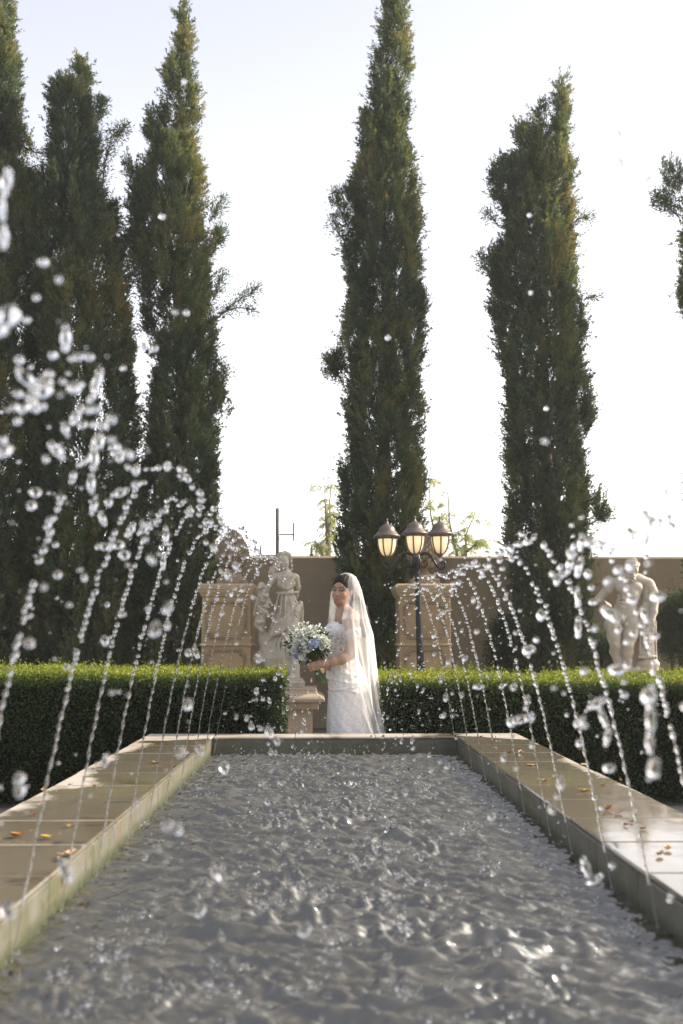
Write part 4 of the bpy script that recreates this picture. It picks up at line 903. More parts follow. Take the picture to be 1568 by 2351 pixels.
for L_ in ([(1444,1334,1.6,-.125),(1443,1352,1.8,-.14),(1441,1368,1.6,-.13),(1438,1398,1.6,-.125)],[(1414,1356,1.6,-.10),(1426,1363,1.8,-.135),(1440,1361,1.6,-.135)],[(1446,1361,1.6,-.135),(1460,1363,1.8,-.13),(1472,1356,1.6,-.10)],[(1424,1379,1.2,-.12),(1451,1379,1.2,-.12)],[(1423,1389.5,1.2,-.12),(1450,1390,1.2,-.12)],[(1413,1408,1.6,-.10),(1421,1417,1.6,-.115),(1428,1424,1.6,-.12)],[(1458,1404,1.6,-.10),(1446,1416,1.6,-.12),(1436,1424,1.6,-.12)]): s.limb(pr(L_),.008,'-')
# arms
s.limb(pr([(1408,1340,13),(1394,1354,10.5,.0),(1375,1374,8.5,.04),(1382,1384,8,.1),(1398,1392,6.5,.17)]),.015)
s.ell(sp(1400,1350,-.02),(9*u,9*u,12*u),k=.02)
s.limb(pr([(1490,1342,13.5),(1499,1360,11.5,-.03),(1502,1384,9.5,-.05),(1501,1405,8.5,-.09),(1496,1425,6,-.13)]),.015)
s.ell(sp(1493,1434,-.14),(7.5*u,4*u,7*u),k=.008)
for k in range(4): s.limb(pr([(1487+k*4,1438,2,-.155),(1486.5+k*4,1446,1.9,-.16),(1487+k*4,1452-abs(k-1.5),1.7,-.145)]),.003)
s.limb(pr([(1500,1430,2.4,-.15),(1503,1438,2.1,-.155)]),.004)
# legs
s.limb(pr([(1412,1415,19),(1407,1435,19,-.02),(1409,1460,15.5,-.04),(1413,1482,12,-.05),(1412,1496,12.5,-.0),(1418,1515,9.5,.0),(1422,1538,8)]),.02)
s.limb(pr([(1447,1415,20),(1450,1435,19,-.03),(1446,1460,16,-.06),(1442,1482,12.5,-.08),(1441,1496,13,-.05),(1440,1515,10,-.03),(1436,1540,8.5,-.02)]),.02)
for x in (1413,1442): s.ell(sp(x,1480,-.11),(6*u,4*u,6*u),k=.01)
s.ell(sp(1400,1440,-.08),(7*u,5*u,18*u),k=.02); s.ell(sp(1455,1440,-.10),(7*u,5*u,18*u),k=.02)
# club with skin
s.limb(pr([(1482,1352,6,-.02),(1484,1385,13,.02),(1483,1430,16,.02),(1485,1470,19,.02),(1486,1512,22,.02)]),.02)
for k in range(9):
    x=1470+k*4.4; s.limb(pr([(x*.5+742,1385,2.2,-.05),(x,1430,2.6,-.075+.02*abs(k-4)/4),(x+rng.uniform(-3,3),1475,2.8,-.09+.03*abs(k-4)/4),(x-1.5+k*.3,1510,3,-.10+.04*abs(k-4)/4)]),.006)
for k in range(7): s.ell(sp(1467+k*6.5,1509,-.09),(3.6*u,)*3,k=.006)
s.ell(sp(1487,1524,.0),(27*u,24*u,14*u),k=.01); s.limb(pr([(1475,1535,14),(1498,1535,14)]),.02)
s.limb(pr([(1412,1541,10),(1440,1541,10),(1490,1541,12)]),.03)
V,Fs=s.mesh(); V=lap(V,Fs,1,.4)
hx=sp(1450,1540)[0]; hz=sp(1450,1547)[2]
st=thing('man_statue','pale marble statue of a muscular bearded nude man leaning on a draped club','statue',(hx,SY,hz))
obj('figure',(V,Fs),M['marble'],st,smooth=True)
pd=thing('statue_pedestal','low cast stone pedestal under the nude man statue behind the right hedge','pedestal',(hx,SY,0))
m=MB(); m.slab((hx,SY,hz-.14),[(-.03,0),(0,.02),(0,.06),(-.04,.10),(-.05,.139)],.44,.34); obj('cornice',m,M['cast'],pd,bevel=.006)
m=MB(); m.slab((hx,SY,0),[(0,0),(0,hz-.141)],.36,.27); obj('shaft',m,M['cast'],pd)

# ================================================================== bride
BY=7.68; u=1/(F/BY)
def bp(x,y,d=0): return at(x,y,BY+d)
def br(l,d=0): return [(bp(a,b,c[1] if len(c)>1 else 0),c[0]*u) for a,b,*c in l]
# head frame: fwd = towards the camera and a little to the left of the photo
hc=bp(785.5,1357.5,0.0)
fw=norm(np.array([-.43,-.90,-.05])); up=norm(np.array([.07,-.02,1.0])); up=norm(up-fw*np.dot(up,fw)); rt=np.cross(fw,up)   # rt = photo-left side? (her right is at photo left)
if rt[0]>0: rt=-rt
RH=np.stack([rt,fw,up],1)      # columns: a(towards photo left), f(forward), z(up)
def H(a,f,z): return hc+RH@np.array([a,f,z])
HS=1.0
s=SDF((bp(700,1400)[0],BY-.36,bp(780,1560)[2]),(bp(862,1400)[0],BY+.30,bp(780,1312)[2]),.004)
s.ell(H(0,-.012,.028),(.070,.090,.083),RH,.01)          # cranium
s.ell(H(0,.022,-.02),(.060,.066,.085),RH,.03)            # face
s.ell(H(0,.045,-.082),(.030,.030,.026),RH,.035)          # chin
for a in (-1,1):
    s.cap(H(a*.044,-.01,-.048),.015,H(a*.016,.045,-.083),.012,.03)   # jaw
    s.ell(H(a*.036,.058,-.028),(.019,.017,.018),RH,.02)   # cheek
    s.ell(H(a*.031,.083,.006),(.017,.012,.010),RH,.010,'-')  # eye socket
    s.ell(H(a*.031,.066,.005),(.0135,.0135,.0125),RH,.004)
    s.cap(H(a*.016,.080,.020),.006,H(a*.048,.066,.024),.006,.010)  # brow ridge
    s.ell(H(a*.070,-.015,-.005),(.008,.016,.028),RH,.006)
s.cap(H(0,.080,.010),.0065,H(0,.099,-.028),.0088,.012)   # nose
for a in (-1,1): s.ell(H(a*.010,.089,-.031),(.0075,.008,.0065),RH,.006)
s.cap(H(-.020,.074,-.057),.0045,H(0,.086,-.053),.0055,.006); s.cap(H(.020,.074,-.057),.0045,H(0,.086,-.053),.0055,.006)
s.cap(H(-.017,.076,-.061),.005,H(.017,.076,-.061),.005,.006); s.cap(H(-.01,.082,-.065),.0055,H(.01,.082,-.065),.0055,.006)
s.limb([(H(0,-.02,-.05),.046),(bp(788,1398,.01),.040),(bp(790,1415,.01),.056)],.03)
s.limb(br([(790,1412,15,.0),(806,1418,17,-.12),(808,1428,16.5,-.155)]),.04)
s.limb(br([(790,1412,15,.0),(800,1418,16,.11),(800,1428,15,.15)]),.04)
s.cap(bp(778,1424,-.09),.010,bp(777,1420,.02),.010,.02)
s.ell(bp(792,1442,0),(.088,.125,.10),k=.04); s.ell(bp(786,1490,0),(.075,.075,.14),k=.04); s.ell(bp(790,1545,0),(.085,.10,.12),k=.04)
# near arm
s.limb([(bp(808,1428,-.16),.052),(bp(808,1462,-.185),.047),(bp(803,1500,-.205),.041)],.02)
s.limb([(bp(803,1503,-.205),.041),(bp(785,1513,-.235),.039),(bp(765,1519,-.25),.031),(bp(746,1523,-.26),.0245),(bp(740,1524,-.26),.024)],.02)
# far arm reaching to the stems
s.limb([(bp(800,1428,.15),.046),(bp(792,1500,.17),.038),(bp(765,1528,.02),.030),(bp(745,1534,-.13),.023)],.02)
# hand (near): palm, four fingers curled round the stems, thumb
stA,stB=bp(712,1505,-.215),bp(741,1566,-.215)     # bunch axis
s.limb([(bp(741,1524,-.26),.022),(bp(733,1526,-.262),.026),(bp(726,1529,-.262),.024)],.012)
s.limb([(bp(731,1520,-.265),.015),(bp(727,1535,-.265),.014)],.01)
for k in range(4):
    y0=1521+5.2*k; ex=(0,-1,-.5,1.5)[k]; r0=.0092-.0006*(k==3)-.0006*(k==0)
    s.limb([(bp(727,y0,-.268),r0+.001),(bp(717+ex,y0+1,-.272),r0),(bp(709.5+ex+k*.8,y0+3.5,-.258),r0*.93),(bp(707.5+ex+k*1.2,y0+5,-.232),r0*.86),(bp(710+ex+k*1.3,y0+5.5,-.212),r0*.8)],.0025)
s.limb([(bp(736,1518,-.25),.013),(bp(727,1515,-.235),.0115),(bp(718,1515,-.205),.0095)],.004)
# far hand fingertips
for k in range(3): s.limb([(bp(742,1536+k*4,-.15),.010),(bp(731,1538+k*4,-.175),.0085),(bp(724,1541+k*4,-.20),.0075)],.003)
V,Fs=s.mesh(); V=lap(V,Fs,1,.35)
# skin, lips, brows, eye make-up as the colours of the skin itself
L_=(V-hc)@RH; col=np.tile(np.array([.36,.215,.135]),(len(V),1)); col*= (1+.07*nz3(V,30,3,2))[:,None]
def paint(mask,c): 
    m=np.clip(mask,0,1)[:,None]; col[:]=col*(1-m)+np.array(c)*m
def seg(P,a,b):
    a=np.array(a);b=np.array(b);w=b-a;t_=np.clip((P-a)@w/(w@w),0,1);return np.linalg.norm(P-a-t_[:,None]*w,axis=1)
front=(L_[:,1]>.03)
A2=L_[:,[0,2]]
for a in (-1,1):
    paint(front*(1-seg(A2,[a*.040,-.030],[a*.048,-.022])/.026)*.5,(.48,.20,.14))
    paint(front*np.clip((.0105-seg(A2,[a*.017,.009],[a*.050,.012]))/.004,0,1)*.4,(.13,.07,.045))
    paint(front*np.clip((.0070-seg(A2,[a*.018,.0035],[a*.044,.006]))/.003,0,1),(.02,.012,.01))
    paint(front*np.clip((.0030-seg(A2,[a*.022,.003],[a*.040,.003]))/.0014,0,1)*.8,(.5,.46,.42))
    e=np.linalg.norm(A2-np.array([a*.031-.003,.0035]),axis=1); paint(front*np.clip((.0052-e)/.0015,0,1),(.018,.010,.008))
    paint(front*np.clip((.0058-np.minimum(seg(A2,[a*.012,.025],[a*.034,.033]),seg(A2,[a*.034,.033],[a*.053,.025])))/.0018,0,1)*.95,(.035,.02,.014))
paint(front*np.clip((.0072-np.minimum(seg(A2,[-.020,-.056],[.020,-.056]),seg(A2,[-.010,-.062],[.010,-.062])))/.003,0,1)*.9,(.34,.12,.10))
paint(front*np.clip((.0016-seg(A2,[-.021,-.0575],[.021,-.0575]))/.001,0,1)*.7,(.12,.03,.03))
m,t,b=nt('skin'); at_=t.nodes.new('ShaderNodeAttribute'); at_.attribute_name='col'; t.links.new(at_.outputs['Color'],b.inputs['Base Color'])
b.inputs['Roughness'].default_value=.45; b.inputs['Subsurface Weight'].default_value=.12; b.inputs['Subsurface Radius'].default_value=(.01,.004,.002); b.inputs['Subsurface Scale'].default_value=.6
M['skin']=m
bride=thing('person','bride in white lace gown and long veil holding a bouquet, looking over her shoulder','person',(bp(790,1500)[0],BY,0))
obj('body',(V,Fs),M['skin'],bride,smooth=True,attr={'col':col})
# hair
s=SDF((bp(745,1400)[0],BY-.16,bp(780,1480)[2]),(bp(865,1400)[0],BY+.22,bp(780,1305)[2]),.004)
s.ell(H(0,-.016,.038),(.078,.097,.097),RH,.01)
s.ell(H(0,.075,-.040),(.066,.075,.085),RH,.012,'-')
s.ell(H(0,.10,.026),(.053,.062,.050),RH,.012,'-')
s.ell(H(0,-.085,.02),(.055,.045,.055),RH,.03)
s.limb([(H(0,-.11,0),.045),(bp(828,1400,.05),.050),(bp(834,1430,.03),.052),(bp(835,1448,.02),.040),(bp(838,1458,.01),.020)],.03)
s.cap(H(0,.085,.085),.004,H(0,.0,.128),.004,.005,'-')
s.cap(H(0,.10,.045),.016,H(0,.085,.078),.006,.012,'-')
V,Fs=s.mesh(); V=V+.0012*norm(V-hc)*np.sin(((V-hc)@RH)[:,[0]]*330); obj('hair',(V,Fs),None or plain('dark_hair',(.012,.008,.006),  .55,0,.3,150),bride,smooth=True)
# ---- gown
def lace(name):
    m,t,b=nt(name); a=t.nodes.new('ShaderNodeAttribute'); a.attribute_name='sheer'
    tc=t.nodes.new('ShaderNodeTexCoord'); vo=t.nodes.new('ShaderNodeTexVoronoi'); vo.inputs['Scale'].default_value=34; vo.feature='DISTANCE_TO_EDGE'
    mp=t.nodes.new('ShaderNodeMapping'); ad=t.nodes.new('ShaderNodeVectorMath'); ad.operation='ADD'
    nn=t.nodes.new('ShaderNodeTexNoise'); nn.inputs['Scale'].default_value=14; t.links.new(tc.outputs['Object'],nn.inputs['Vector'])
    sc_=t.nodes.new('ShaderNodeVectorMath'); sc_.operation='SCALE'; sc_.inputs[3].default_value=.09; t.links.new(nn.outputs['Color'],sc_.inputs[0])
    t.links.new(tc.outputs['Object'],ad.inputs[0]); t.links.new(sc_.outputs[0],ad.inputs[1]); t.links.new(ad.outputs[0],vo.inputs['Vector'])
    pat=ramp(t,vo.outputs['Distance'],.05,.22,(1,1,1),(0,0,0))
    n2=noise(t,55,3,.6); pat2=ramp(t,n2,.42,.58)
    mx=t.nodes.new('ShaderNodeMath'); mx.operation='MAXIMUM'; t.links.new(pat,mx.inputs[0]); t.links.new(pat2,mx.inputs[1])
    inv=t.nodes.new('ShaderNodeMath'); inv.operation='SUBTRACT'; inv.inputs[0].default_value=1; t.links.new(mx.outputs[0],inv.inputs[1])
    ml=t.nodes.new('ShaderNodeMath'); ml.operation='MULTIPLY'; t.links.new(inv.outputs[0],ml.inputs[0]); t.links.new(a.outputs['Fac'],ml.inputs[1])
    t.links.new(mixc(t,ml.outputs[0],(.80,.77,.73),(.46,.30,.21)),b.inputs['Base Color']); b.inputs['Roughness'].default_value=.75
    b.inputs['Sheen Weight'].default_value=.2
    hh=mixc(t,.5,pat,noise(t,80,4,.6)); bump(t,b,hh,.55,.006); return m
M['lace']=lace('white_lace')
rows=[(1430,762,822,.125),(1436,755,823,.14),(1444,748,823,.148),(1455,745,822,.145),(1468,748,820,.13),(1484,747,819,.125),(1500,746,820,.122),(1514,747,823,.127),(1530,748,829,.135),(1545,749,836,.155),(1560,750,841,.168),(1574,755,844,.175),(1578,757,845,.176),(1583,754,846,.176),(1600,753,847,.176),(1625,752,850,.178),(1650,751,853,.185),(1684,751,860,.20),(1720,750,876,.24),(1760,747,905,.31),(1800,740,945,.42),(1833,728,985,.52)]
rr_=np.array(rows,float); yy=np.concatenate([np.linspace(1429,1600,90),np.linspace(1602,1833,70)]); nth=160
xl=np.interp(yy,rr_[:,0],rr_[:,1]); xr=np.interp(yy,rr_[:,0],rr_[:,2]); ryv=np.interp(yy,rr_[:,0],rr_[:,3])
k5=np.ones(5)/5
for arr in (xl,xr,ryv):
    p_=np.pad(arr,2,mode='edge'); arr[:]=np.convolve(p_,k5,'valid')
th_=np.linspace(0,2*PI,nth,endpoint=False); V=[];sh=[]
for i,y in enumerate(yy):
    c=(bp(xl[i],y)+bp(xr[i],y))/2; rx=(bp(xr[i],y)[0]-bp(xl[i],y)[0])/2
    f=np.clip((y-1600)/233,0,1); fold=.012*f*np.sin(th_*9+1.3*np.sin(y*.01)+.6)+.022*f**2*np.sin(th_*5-.8)
    ruche=np.zeros_like(th_)
    for yc,am in ((1548,.004),(1562,.006),(1571,.005),(1577,.009),(1586,.005)): ruche+=am*np.exp(-((y-yc-5*np.sin(th_*2+yc))/2.6)**2)
    bustf=np.exp(-((y-1450)/14)**2)*.012*(np.maximum(0,np.cos(th_-PI-.55))**6+np.maximum(0,np.cos(th_-PI+.55))**6)
    wob=.0012*np.sin(th_*23+y*.13)+.001*np.sin(th_*13-y*.23)
    r_=1+ (fold+ruche+bustf+wob)/np.maximum(rx,.05)
    cs=np.cos(th_); sn=np.sin(th_); X=c[0]+np.sign(cs)*np.abs(cs)**.92*rx*r_; Y=c[1]+np.sign(sn)*np.abs(sn)**.92*ryv[i]*r_
    zz=c[2]-np.clip((1446-y)/17,0,1)*(.055*(.5+.5*cs)+.02*np.abs(np.cos(th_-PI))**2*0-.014*(np.maximum(0,np.cos(th_-PI-.55))**4+np.maximum(0,np.cos(th_-PI+.55))**4))
    V.append(np.stack([X,Y,zz+0*th_],1)); sh.append(np.full(nth,1.0)*np.clip((y-1456)/6,0,1)*np.clip((1506-y)/5,0,1)*.95)
V=np.concatenate(V); n=len(yy); V[:,2]=np.maximum(V[:,2],.004)
I=np.arange(n*nth).reshape(n,nth); q=np.stack([I[:-1],np.roll(I,-1,1)[:-1],np.roll(I,-1,1)[1:],I[1:]],-1).reshape(-1,4)
gown=obj('gown',(V,[q,[]]),M['lace'],bride,smooth=True,attr={'sheer':np.concatenate(sh)})
# raised lace flowers at the neckline and back waist
lf=MB()
def petal_rosette(mb,c,nrm,r,npet,rg):
    nrm=norm(np.array(nrm,float)); a_=norm(np.cross(nrm,[.3,.2,1])); b_=np.cross(nrm,a_)
    for k in range(npet):
        an=2*PI*k/npet+rg.uniform(-.2,.2); d=a_*math.cos(an)+b_*math.sin(an); w=np.cross(nrm,d); L=r*rg.uniform(.8,1.15)
        P=[c,c+d*L*.5+w*L*.32+nrm*L*.22,c+d*L+nrm*L*.30+w*0,c+d*L*.5-w*L*.32+nrm*L*.22,c+d*L*.55+nrm*L*.12]
        mb.add(P,t=[(0,1,4),(1,2,4),(2,3,4),(3,0,4)])
for k in range(150):
    i=rng.integers(0,len(yy)); 
    if k<60: i=rng.integers(0,8)
    elif k<100: i=rng.integers(36,62)
    j=rng.integers(0,nth) if k<60 else (rng.integers(-30,12)%nth)
    p=V[i*nth+j]; c=np.array([(V[i*nth][0]+V[i*nth+nth//2][0])/2,BY,p[2]]); petal_rosette(lf,p,p-c,rng.uniform(.008,.016),6,rng)
obj('lace_applique',lf,M['lace'],bride,attr=None)
# off-shoulder tulle bands
M['tulle']=None
def tulle(name,op,c=(.86,.84,.82)):
    m,t,b=nt(name); out=t.nodes['Material Output']; t.nodes.remove(b)
    d=t.nodes.new('ShaderNodeBsdfDiffuse'); d.inputs[0].default_value=(*c,1); tl=t.nodes.new('ShaderNodeBsdfTranslucent'); tl.inputs[0].default_value=(*c,1)
    a=t.nodes.new('ShaderNodeMixShader'); a.inputs[0].default_value=.45; t.links.new(d.outputs[0],a.inputs[1]); t.links.new(tl.outputs[0],a.inputs[2])
    tr=t.nodes.new('ShaderNodeBsdfTransparent'); mx=t.nodes.new('ShaderNodeMixShader')
    lw=t.nodes.new('ShaderNodeLayerWeight'); lw.inputs[0].default_value=.35
    mr=t.nodes.new('ShaderNodeMapRange'); t.links.new(lw.outputs['Facing'],mr.inputs[0]); mr.inputs[3].default_value=op; mr.inputs[4].default_value=min(.9,op*2.0)
    st_=noise(t,9,2,.4,stretch=(2.2,2.2,.22)); ml=t.nodes.new('ShaderNodeMath'); ml.operation='MULTIPLY'
    mr2=t.nodes.new('ShaderNodeMapRange'); t.links.new(st_,mr2.inputs[0]); mr2.inputs[1].default_value=.3; mr2.inputs[2].default_value=.7; mr2.inputs[3].default_value=.65; mr2.inputs[4].default_value=1.3
    t.links.new(mr.outputs[0],ml.inputs[0]); t.links.new(mr2.outputs[0],ml.inputs[1])
    t.links.new(ml.outputs[0],mx.inputs[0]); t.links.new(tr.outputs[0],mx.inputs[1]); t.links.new(a.outputs[0],mx.inputs[2]); t.links.new(mx.outputs[0],out.inputs[0]); return m
M['veil']=tulle('veil_tulle',.36); M['sleeve']=tulle('sleeve_tulle',.5)
for sgn,xc in ((-1,808),(1,800)):
    c=bp(xc,1458,sgn*.185); m_=MB(); V_=[];nr=10;ns=28
    for i in range(nr):
        v=i/(nr-1); 
        for j in range(ns):
            a=2*PI*j/ns; r_=.060+.006*math.sin(v*PI)+.004*math.sin(a*5+v*9); V_.append((c[0]+r_*math.cos(a)*1.02,c[1]+r_*math.sin(a),c[2]-.032+.075*v+.018*math.cos(a)+.004*math.sin(3*a)))
    q_=[(i*ns+j,i*ns+(j+1)%ns,(i+1)*ns+(j+1)%ns,(i+1)*ns+j) for i in range(nr-1) for j in range(ns)]
    m_.add(V_,q_); obj('tulle_sleeve',m_,M['sleeve'],bride,smooth=True)
# bracelet
m_=MB(); c=bp(744.5,1522.5,-.26); V_=[]
P=[c+np.array([.012*math.sin(a),.028*math.cos(a),.0])+np.array([-.005,0,1])*.030*math.sin(a) for a in np.linspace(0,2*PI,28)]
m_.tube(P,.0028,6,cap=False); obj('bracelet',m_,plain('silver',(.85,.85,.85),.2,.6),bride,smooth=True)
# ---- veil
vy=np.concatenate([np.linspace(1316,1440,46),np.linspace(1445,1832,84)]); 
xN=np.interp(vy,[1316,1322,1340,1376,1421,1462,1511,1567,1619,1684,1832],[804,802,799,795,784.5,788,795,807,826,852,905])
xB=np.interp(vy,[1316,1318,1324,1335,1358,1385,1412,1457,1500,1547,1628,1684,1760,1832],[803,808,817,823,831,837,843,856,860,863,871,883,915,965])
xF=np.interp(vy,[1316,1322,1340,1361,1433,1480,1547,1684,1832],[795,786,772,759,753,765,785,800,830])
dN=np.interp(vy,[1316,1325,1345,1380,1400,1421,1462,1500,1684,1832],[.02,.06,.098,.12,.17,.24,.27,.275,.28,.36])
dF=np.interp(vy,[1316,1325,1345,1380,1421,1500,1684,1832],[.02,.06,.098,.13,.20,.24,.28,.36])
nv=150; tt=np.linspace(0,1,nv); V=[]
yoff=np.interp(vy,[1316,1345,1440,1832],[0,0,0,.0])
for i,y in enumerate(vy):
    xs=np.where(tt<.5,xN[i],xF[i]); X=xs+(xB[i]-xs)*np.sin(PI*tt)**.8
    dep=-np.cos(PI*tt)*np.where(tt<.5,dN[i],dF[i])+yoff[i]
    f=np.clip((y-1320)/120,0,1); g_=np.clip((y-1420)/400,0,1)
    fold=(.008*f+.022*g_)*np.sin(2*PI*(6.5*tt+.35*np.sin(y*.008)))+(.003*f+.006*g_)*np.sin(2*PI*(12*tt+.2*np.sin(y*.013)+.3))
    P=np.stack([bp(0,y)[0]+(X)*0, dep, 0*tt],1)
    base=np.array([bp(xx,y,dd) for xx,dd in zip(X,dep)])
    nrm_=np.stack([np.sin(PI*tt),-np.cos(PI*tt),0*tt],1)
    V.append(base+nrm_*fold[:,None])
V=np.concatenate(V); V[:,2]=np.maximum(V[:,2],.006)
I=np.arange(len(vy)*nv).reshape(len(vy),nv); q=np.stack([I[:-1,:-1],I[:-1,1:],I[1:,1:],I[1:,:-1]],-1).reshape(-1,4)
obj('veil',(V,[q,[]]),M['veil'],bride,smooth=True)
cb=MB()
for k in range(16): f=k/15; cb.ell(bp(783+f*17,1319.5-3.5*math.sin(f*2.2),-.05+.0*f),(.0035,.0035,.0035),nu=6,nv=4)
obj('hair_comb',cb,plain('pearl',(.9,.88,.85),.25),bride,smooth=True)
# ---- bouquet
bq=thing('bouquet','round bouquet of white and pale blue flowers held by the bride','bouquet',stB)
bc=bp(708,1477,-.215); Rb=.135
st_=MB()
ax=norm(stB-stA)
for k in range(34):
    a=rng.uniform(0,6.28); r_=.020*math.sqrt(rng.random()); o=np.array([math.cos(a),math.sin(a),.2*math.sin(a)])
    mid=stA+(stB-stA)*.42
    p0=bc+np.array([o[0]*.08,o[1]*.06,-.02]); p1=mid+o*r_*.8; p2=stB+o*np.array([.045,.04,.01])*rng.uniform(.3,1.1)+np.array([0,0,rng.uniform(-.02,.015)])
    st_.tube([p0,(p0+p1)/2+o*.005,p1,(p1+p2)/2,p2],.0027,5)
obj('stems',st_,plain('green_stems',(.075,.13,.035),.45,0,.1,60,.4),bq,smooth=True)
def flower(c,nrm,r,layers,rg):
    m=MB(); nrm=norm(np.array(nrm,float)); a_=norm(np.cross(nrm,[.3,.2,1])); b_=np.cross(nrm,a_)
    for L_i in range(layers):
        n_=6; rad=r*(1-.25*L_i); lift=.25+.5*L_i
        for k in range(n_):
            an=2*PI*(k+.5*L_i)/n_+rg.uniform(-.15,.15); d=a_*math.cos(an)+b_*math.sin(an); w=np.cross(nrm,d); V_=[]
            for i in range(5):
                s_=i/4; wd=rad*.62*math.sin(PI*(.12+.78*s_))
                for v in (-1,-.4,.4,1): V_.append(c+d*rad*s_*(1-.2*L_i)+nrm*(rad*lift*s_**1.5+rad*.16*v*v+rg.uniform(-.001,.001))+w*wd*v)
            m.add(V_,q=[(i*4+j,i*4+j+1,(i+1)*4+j+1,(i+1)*4+j) for i in range(4) for j in range(3)])
    m.ell(c+nrm*r*.15,(r*.16,)*3,nu=6,nv=4); return m
WF=stone('white_petals',(.70,.72,.62),(.82,.82,.76),rough=.6,sc=30,bs=.1,grain=90); BF=stone('blue_petals',(.30,.35,.55),(.44,.49,.66),rough=.6,sc=30,bs=.1,grain=90)
view=np.array([0,-1,.15])
whites=[(690,1462),(714,1456),(728,1466),(742,1470),(700,1475),(682,1483),(706,1488),(722,1478),(692,1500),(738,1484),(676,1492),(716,1444),(702,1450),(684,1471),(748,1478)]
blues=[(716,1476),(724,1480),(711,1484),(680,1492),(686,1498),(676,1504),(690,1507),(700,1511),(727,1472)]
def bqp(x,y,push=0):
    p=bp(x,y,-.215); dx=p[0]-bc[0]; dz=p[2]-bc[2]; rr=min(.98,math.hypot(dx/.16,dz/.135)); p=bp(x,y,-.215-.11*math.sqrt(1-rr*rr)-push); nrm=np.array([dx/.14,-math.sqrt(1-rr*rr)-.25,dz/.13+.15]); return p,nrm
for (x,y) in whites:
    p,nr=bqp(x,y); obj('white_flower',flower(p,nr,rng.uniform(.030,.040),3,rng),WF,bq,smooth=True)
for (x,y) in blues:
    p,nr=bqp(x,y,.008); obj('blue_flower',flower(p,nr,rng.uniform(.022,.030),2,rng),BF,bq,smooth=True)
fl=MB()
for k in range(210):
    d=norm(rng.normal(size=3)+np.array([0,-.3,.35])); rr=rng.uniform(.92,1.25); c=bc+d*np.array([.155,.12,.135])*rr
    if c[2]<bc[2]-.06: continue
    r_=rng.uniform(.004,.008); fl.ell(c,(r_,r_,r_*.8),nu=6,nv=4)
    fl.tube([c-d*.05,c],.0012,3)
obj('filler_blossom',fl,WF,bq,smooth=True)
gl=[];gd=[]
n_=950; d=norm(rng.normal(size=(n_,3))+np.array([0,-.2,-.15])); C=bc+d*np.array([.14,.11,.12])*rng.uniform(.4,1.12,(n_,1)); 
keep=~((d[:,2]>.1)&(rng.random(n_)<.45)); C=C[keep]; d=d[keep]
V,q=tris(C,norm(d+rng.normal(size=d.shape)*.5),rng.uniform(.025,.055,len(C)),rng.uniform(.012,.022,len(C)),77)
obj('foliage',(V,[q,[]]),M['box'],bq,attr={'tint':np.repeat(np.clip(rng.normal(.42,.1,len(C)),0,.68),4)})
# ================================================================== light
world=bpy.data.worlds.new('World'); S.world=world; world.use_nodes=True; t=world.node_tree
bg=t.nodes['Background']; sk=t.nodes.new('ShaderNodeTexSky'); sk.sky_type='NISHITA'; sk.sun_disc=False
AZ=math.radians(78); EL=math.radians(33)   # azimuth to the right of +Y
sk.sun_elevation=EL; sk.sun_rotation=AZ; sk.air_density=1.0; sk.dust_density=4.0; sk.ozone_density=1.0; sk.altitude=50
hs=t.nodes.new('ShaderNodeHueSaturation'); hs.inputs['Saturation'].default_value=.5
t.links.new(sk.outputs[0],hs.inputs['Color']); tcw=t.nodes.new('ShaderNodeTexCoord'); sw=t.nodes.new('ShaderNodeSeparateXYZ'); t.links.new(tcw.outputs['Generated'],sw.inputs[0])
def mth(op,a,b_=None,c_=None):
    n=t.nodes.new('ShaderNodeMath'); n.operation=op
    for i_,x_ in enumerate((a,b_,c_)):
        if x_ is None: continue
        if isinstance(x_,(int,float)): n.inputs[i_].default_value=x_
        else: t.links.new(x_,n.inputs[i_])
    return n.outputs[0]
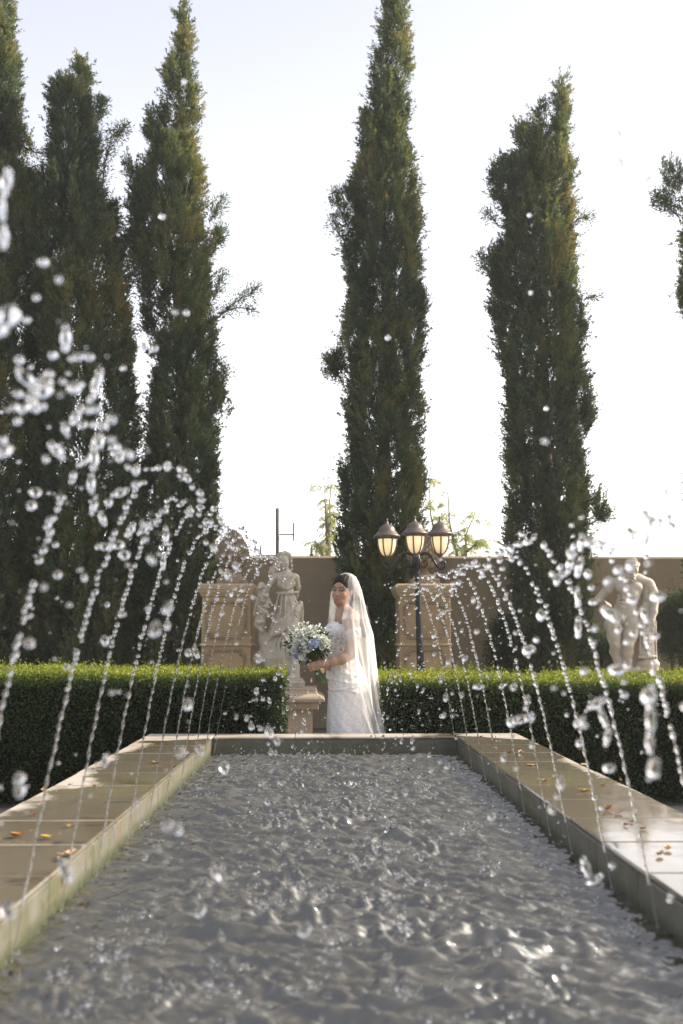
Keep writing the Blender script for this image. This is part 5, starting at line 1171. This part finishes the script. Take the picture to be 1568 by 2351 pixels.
# bright low haze towards the sun, fading upwards
gl_h=mth('POWER',mth('MAXIMUM',mth('SUBTRACT',1.0,mth('ABSOLUTE',sw.outputs[2])),0.0),3.6)
gl_d=mth('MAXIMUM',mth('ADD',.45,mth('ADD',mth('MULTIPLY',sw.outputs[0],.35),mth('MULTIPLY',sw.outputs[1],.45))),0.0)
glow_=mth('MULTIPLY',gl_h,gl_d)
base_=mixc(t,.55,hs.outputs[0],(2.75,2.82,3.3))
cg_=t.nodes.new('ShaderNodeVectorMath'); cg_.operation='SCALE'; cg_.inputs[0].default_value=(8.6,8.1,7.6); t.links.new(glow_,cg_.inputs[3])
sm_=t.nodes.new('ShaderNodeVectorMath'); sm_.operation='ADD'; t.links.new(base_,sm_.inputs[0]); t.links.new(cg_.outputs[0],sm_.inputs[1])
t.links.new(sm_.outputs[0],bg.inputs[0]); bg.inputs[1].default_value=.15
sd=bpy.data.lights.new('sun','SUN'); so=bpy.data.objects.new('sun',sd); COL.objects.link(so)
sd.energy=4.6; sd.angle=math.radians(.6); sd.color=(1,.90,.76)
dirv=Vector((math.sin(AZ)*math.cos(EL),math.cos(AZ)*math.cos(EL),math.sin(EL))); so.rotation_euler=dirv.to_track_quat('Z','Y').to_euler(); so.location=(6,6,10)
S.view_settings.view_transform='Standard'; S.view_settings.look='None'; S.view_settings.gamma=1; S.view_settings.use_curve_mapping=False
S.view_settings.exposure=1.0
S.cycles.max_bounces=14; S.cycles.transmission_bounces=10; S.cycles.transparent_max_bounces=24; S.cycles.use_denoising=True
hz=MB(); hz.box(-40,40,-12,45,-1,16)  # thin volume added to lift dark tones the way lens glare does
m=bpy.data.materials.new('glare_medium'); m.use_nodes=True; t=m.node_tree; t.nodes.remove(t.nodes['Principled BSDF']); pv=t.nodes.new('ShaderNodeVolumePrincipled')
pv.inputs['Color'].default_value=(.95,.95,.93,1); pv.inputs['Density'].default_value=.0014; pv.inputs['Anisotropy'].default_value=.3
t.links.new(pv.outputs[0],t.nodes['Material Output'].inputs['Volume'])
setp(obj('glare_volume',hz,m),kind='stuff')
bpy.data.materials['dark_hair'].node_tree.nodes['Principled BSDF'].inputs['Specular IOR Level'].default_value=.15
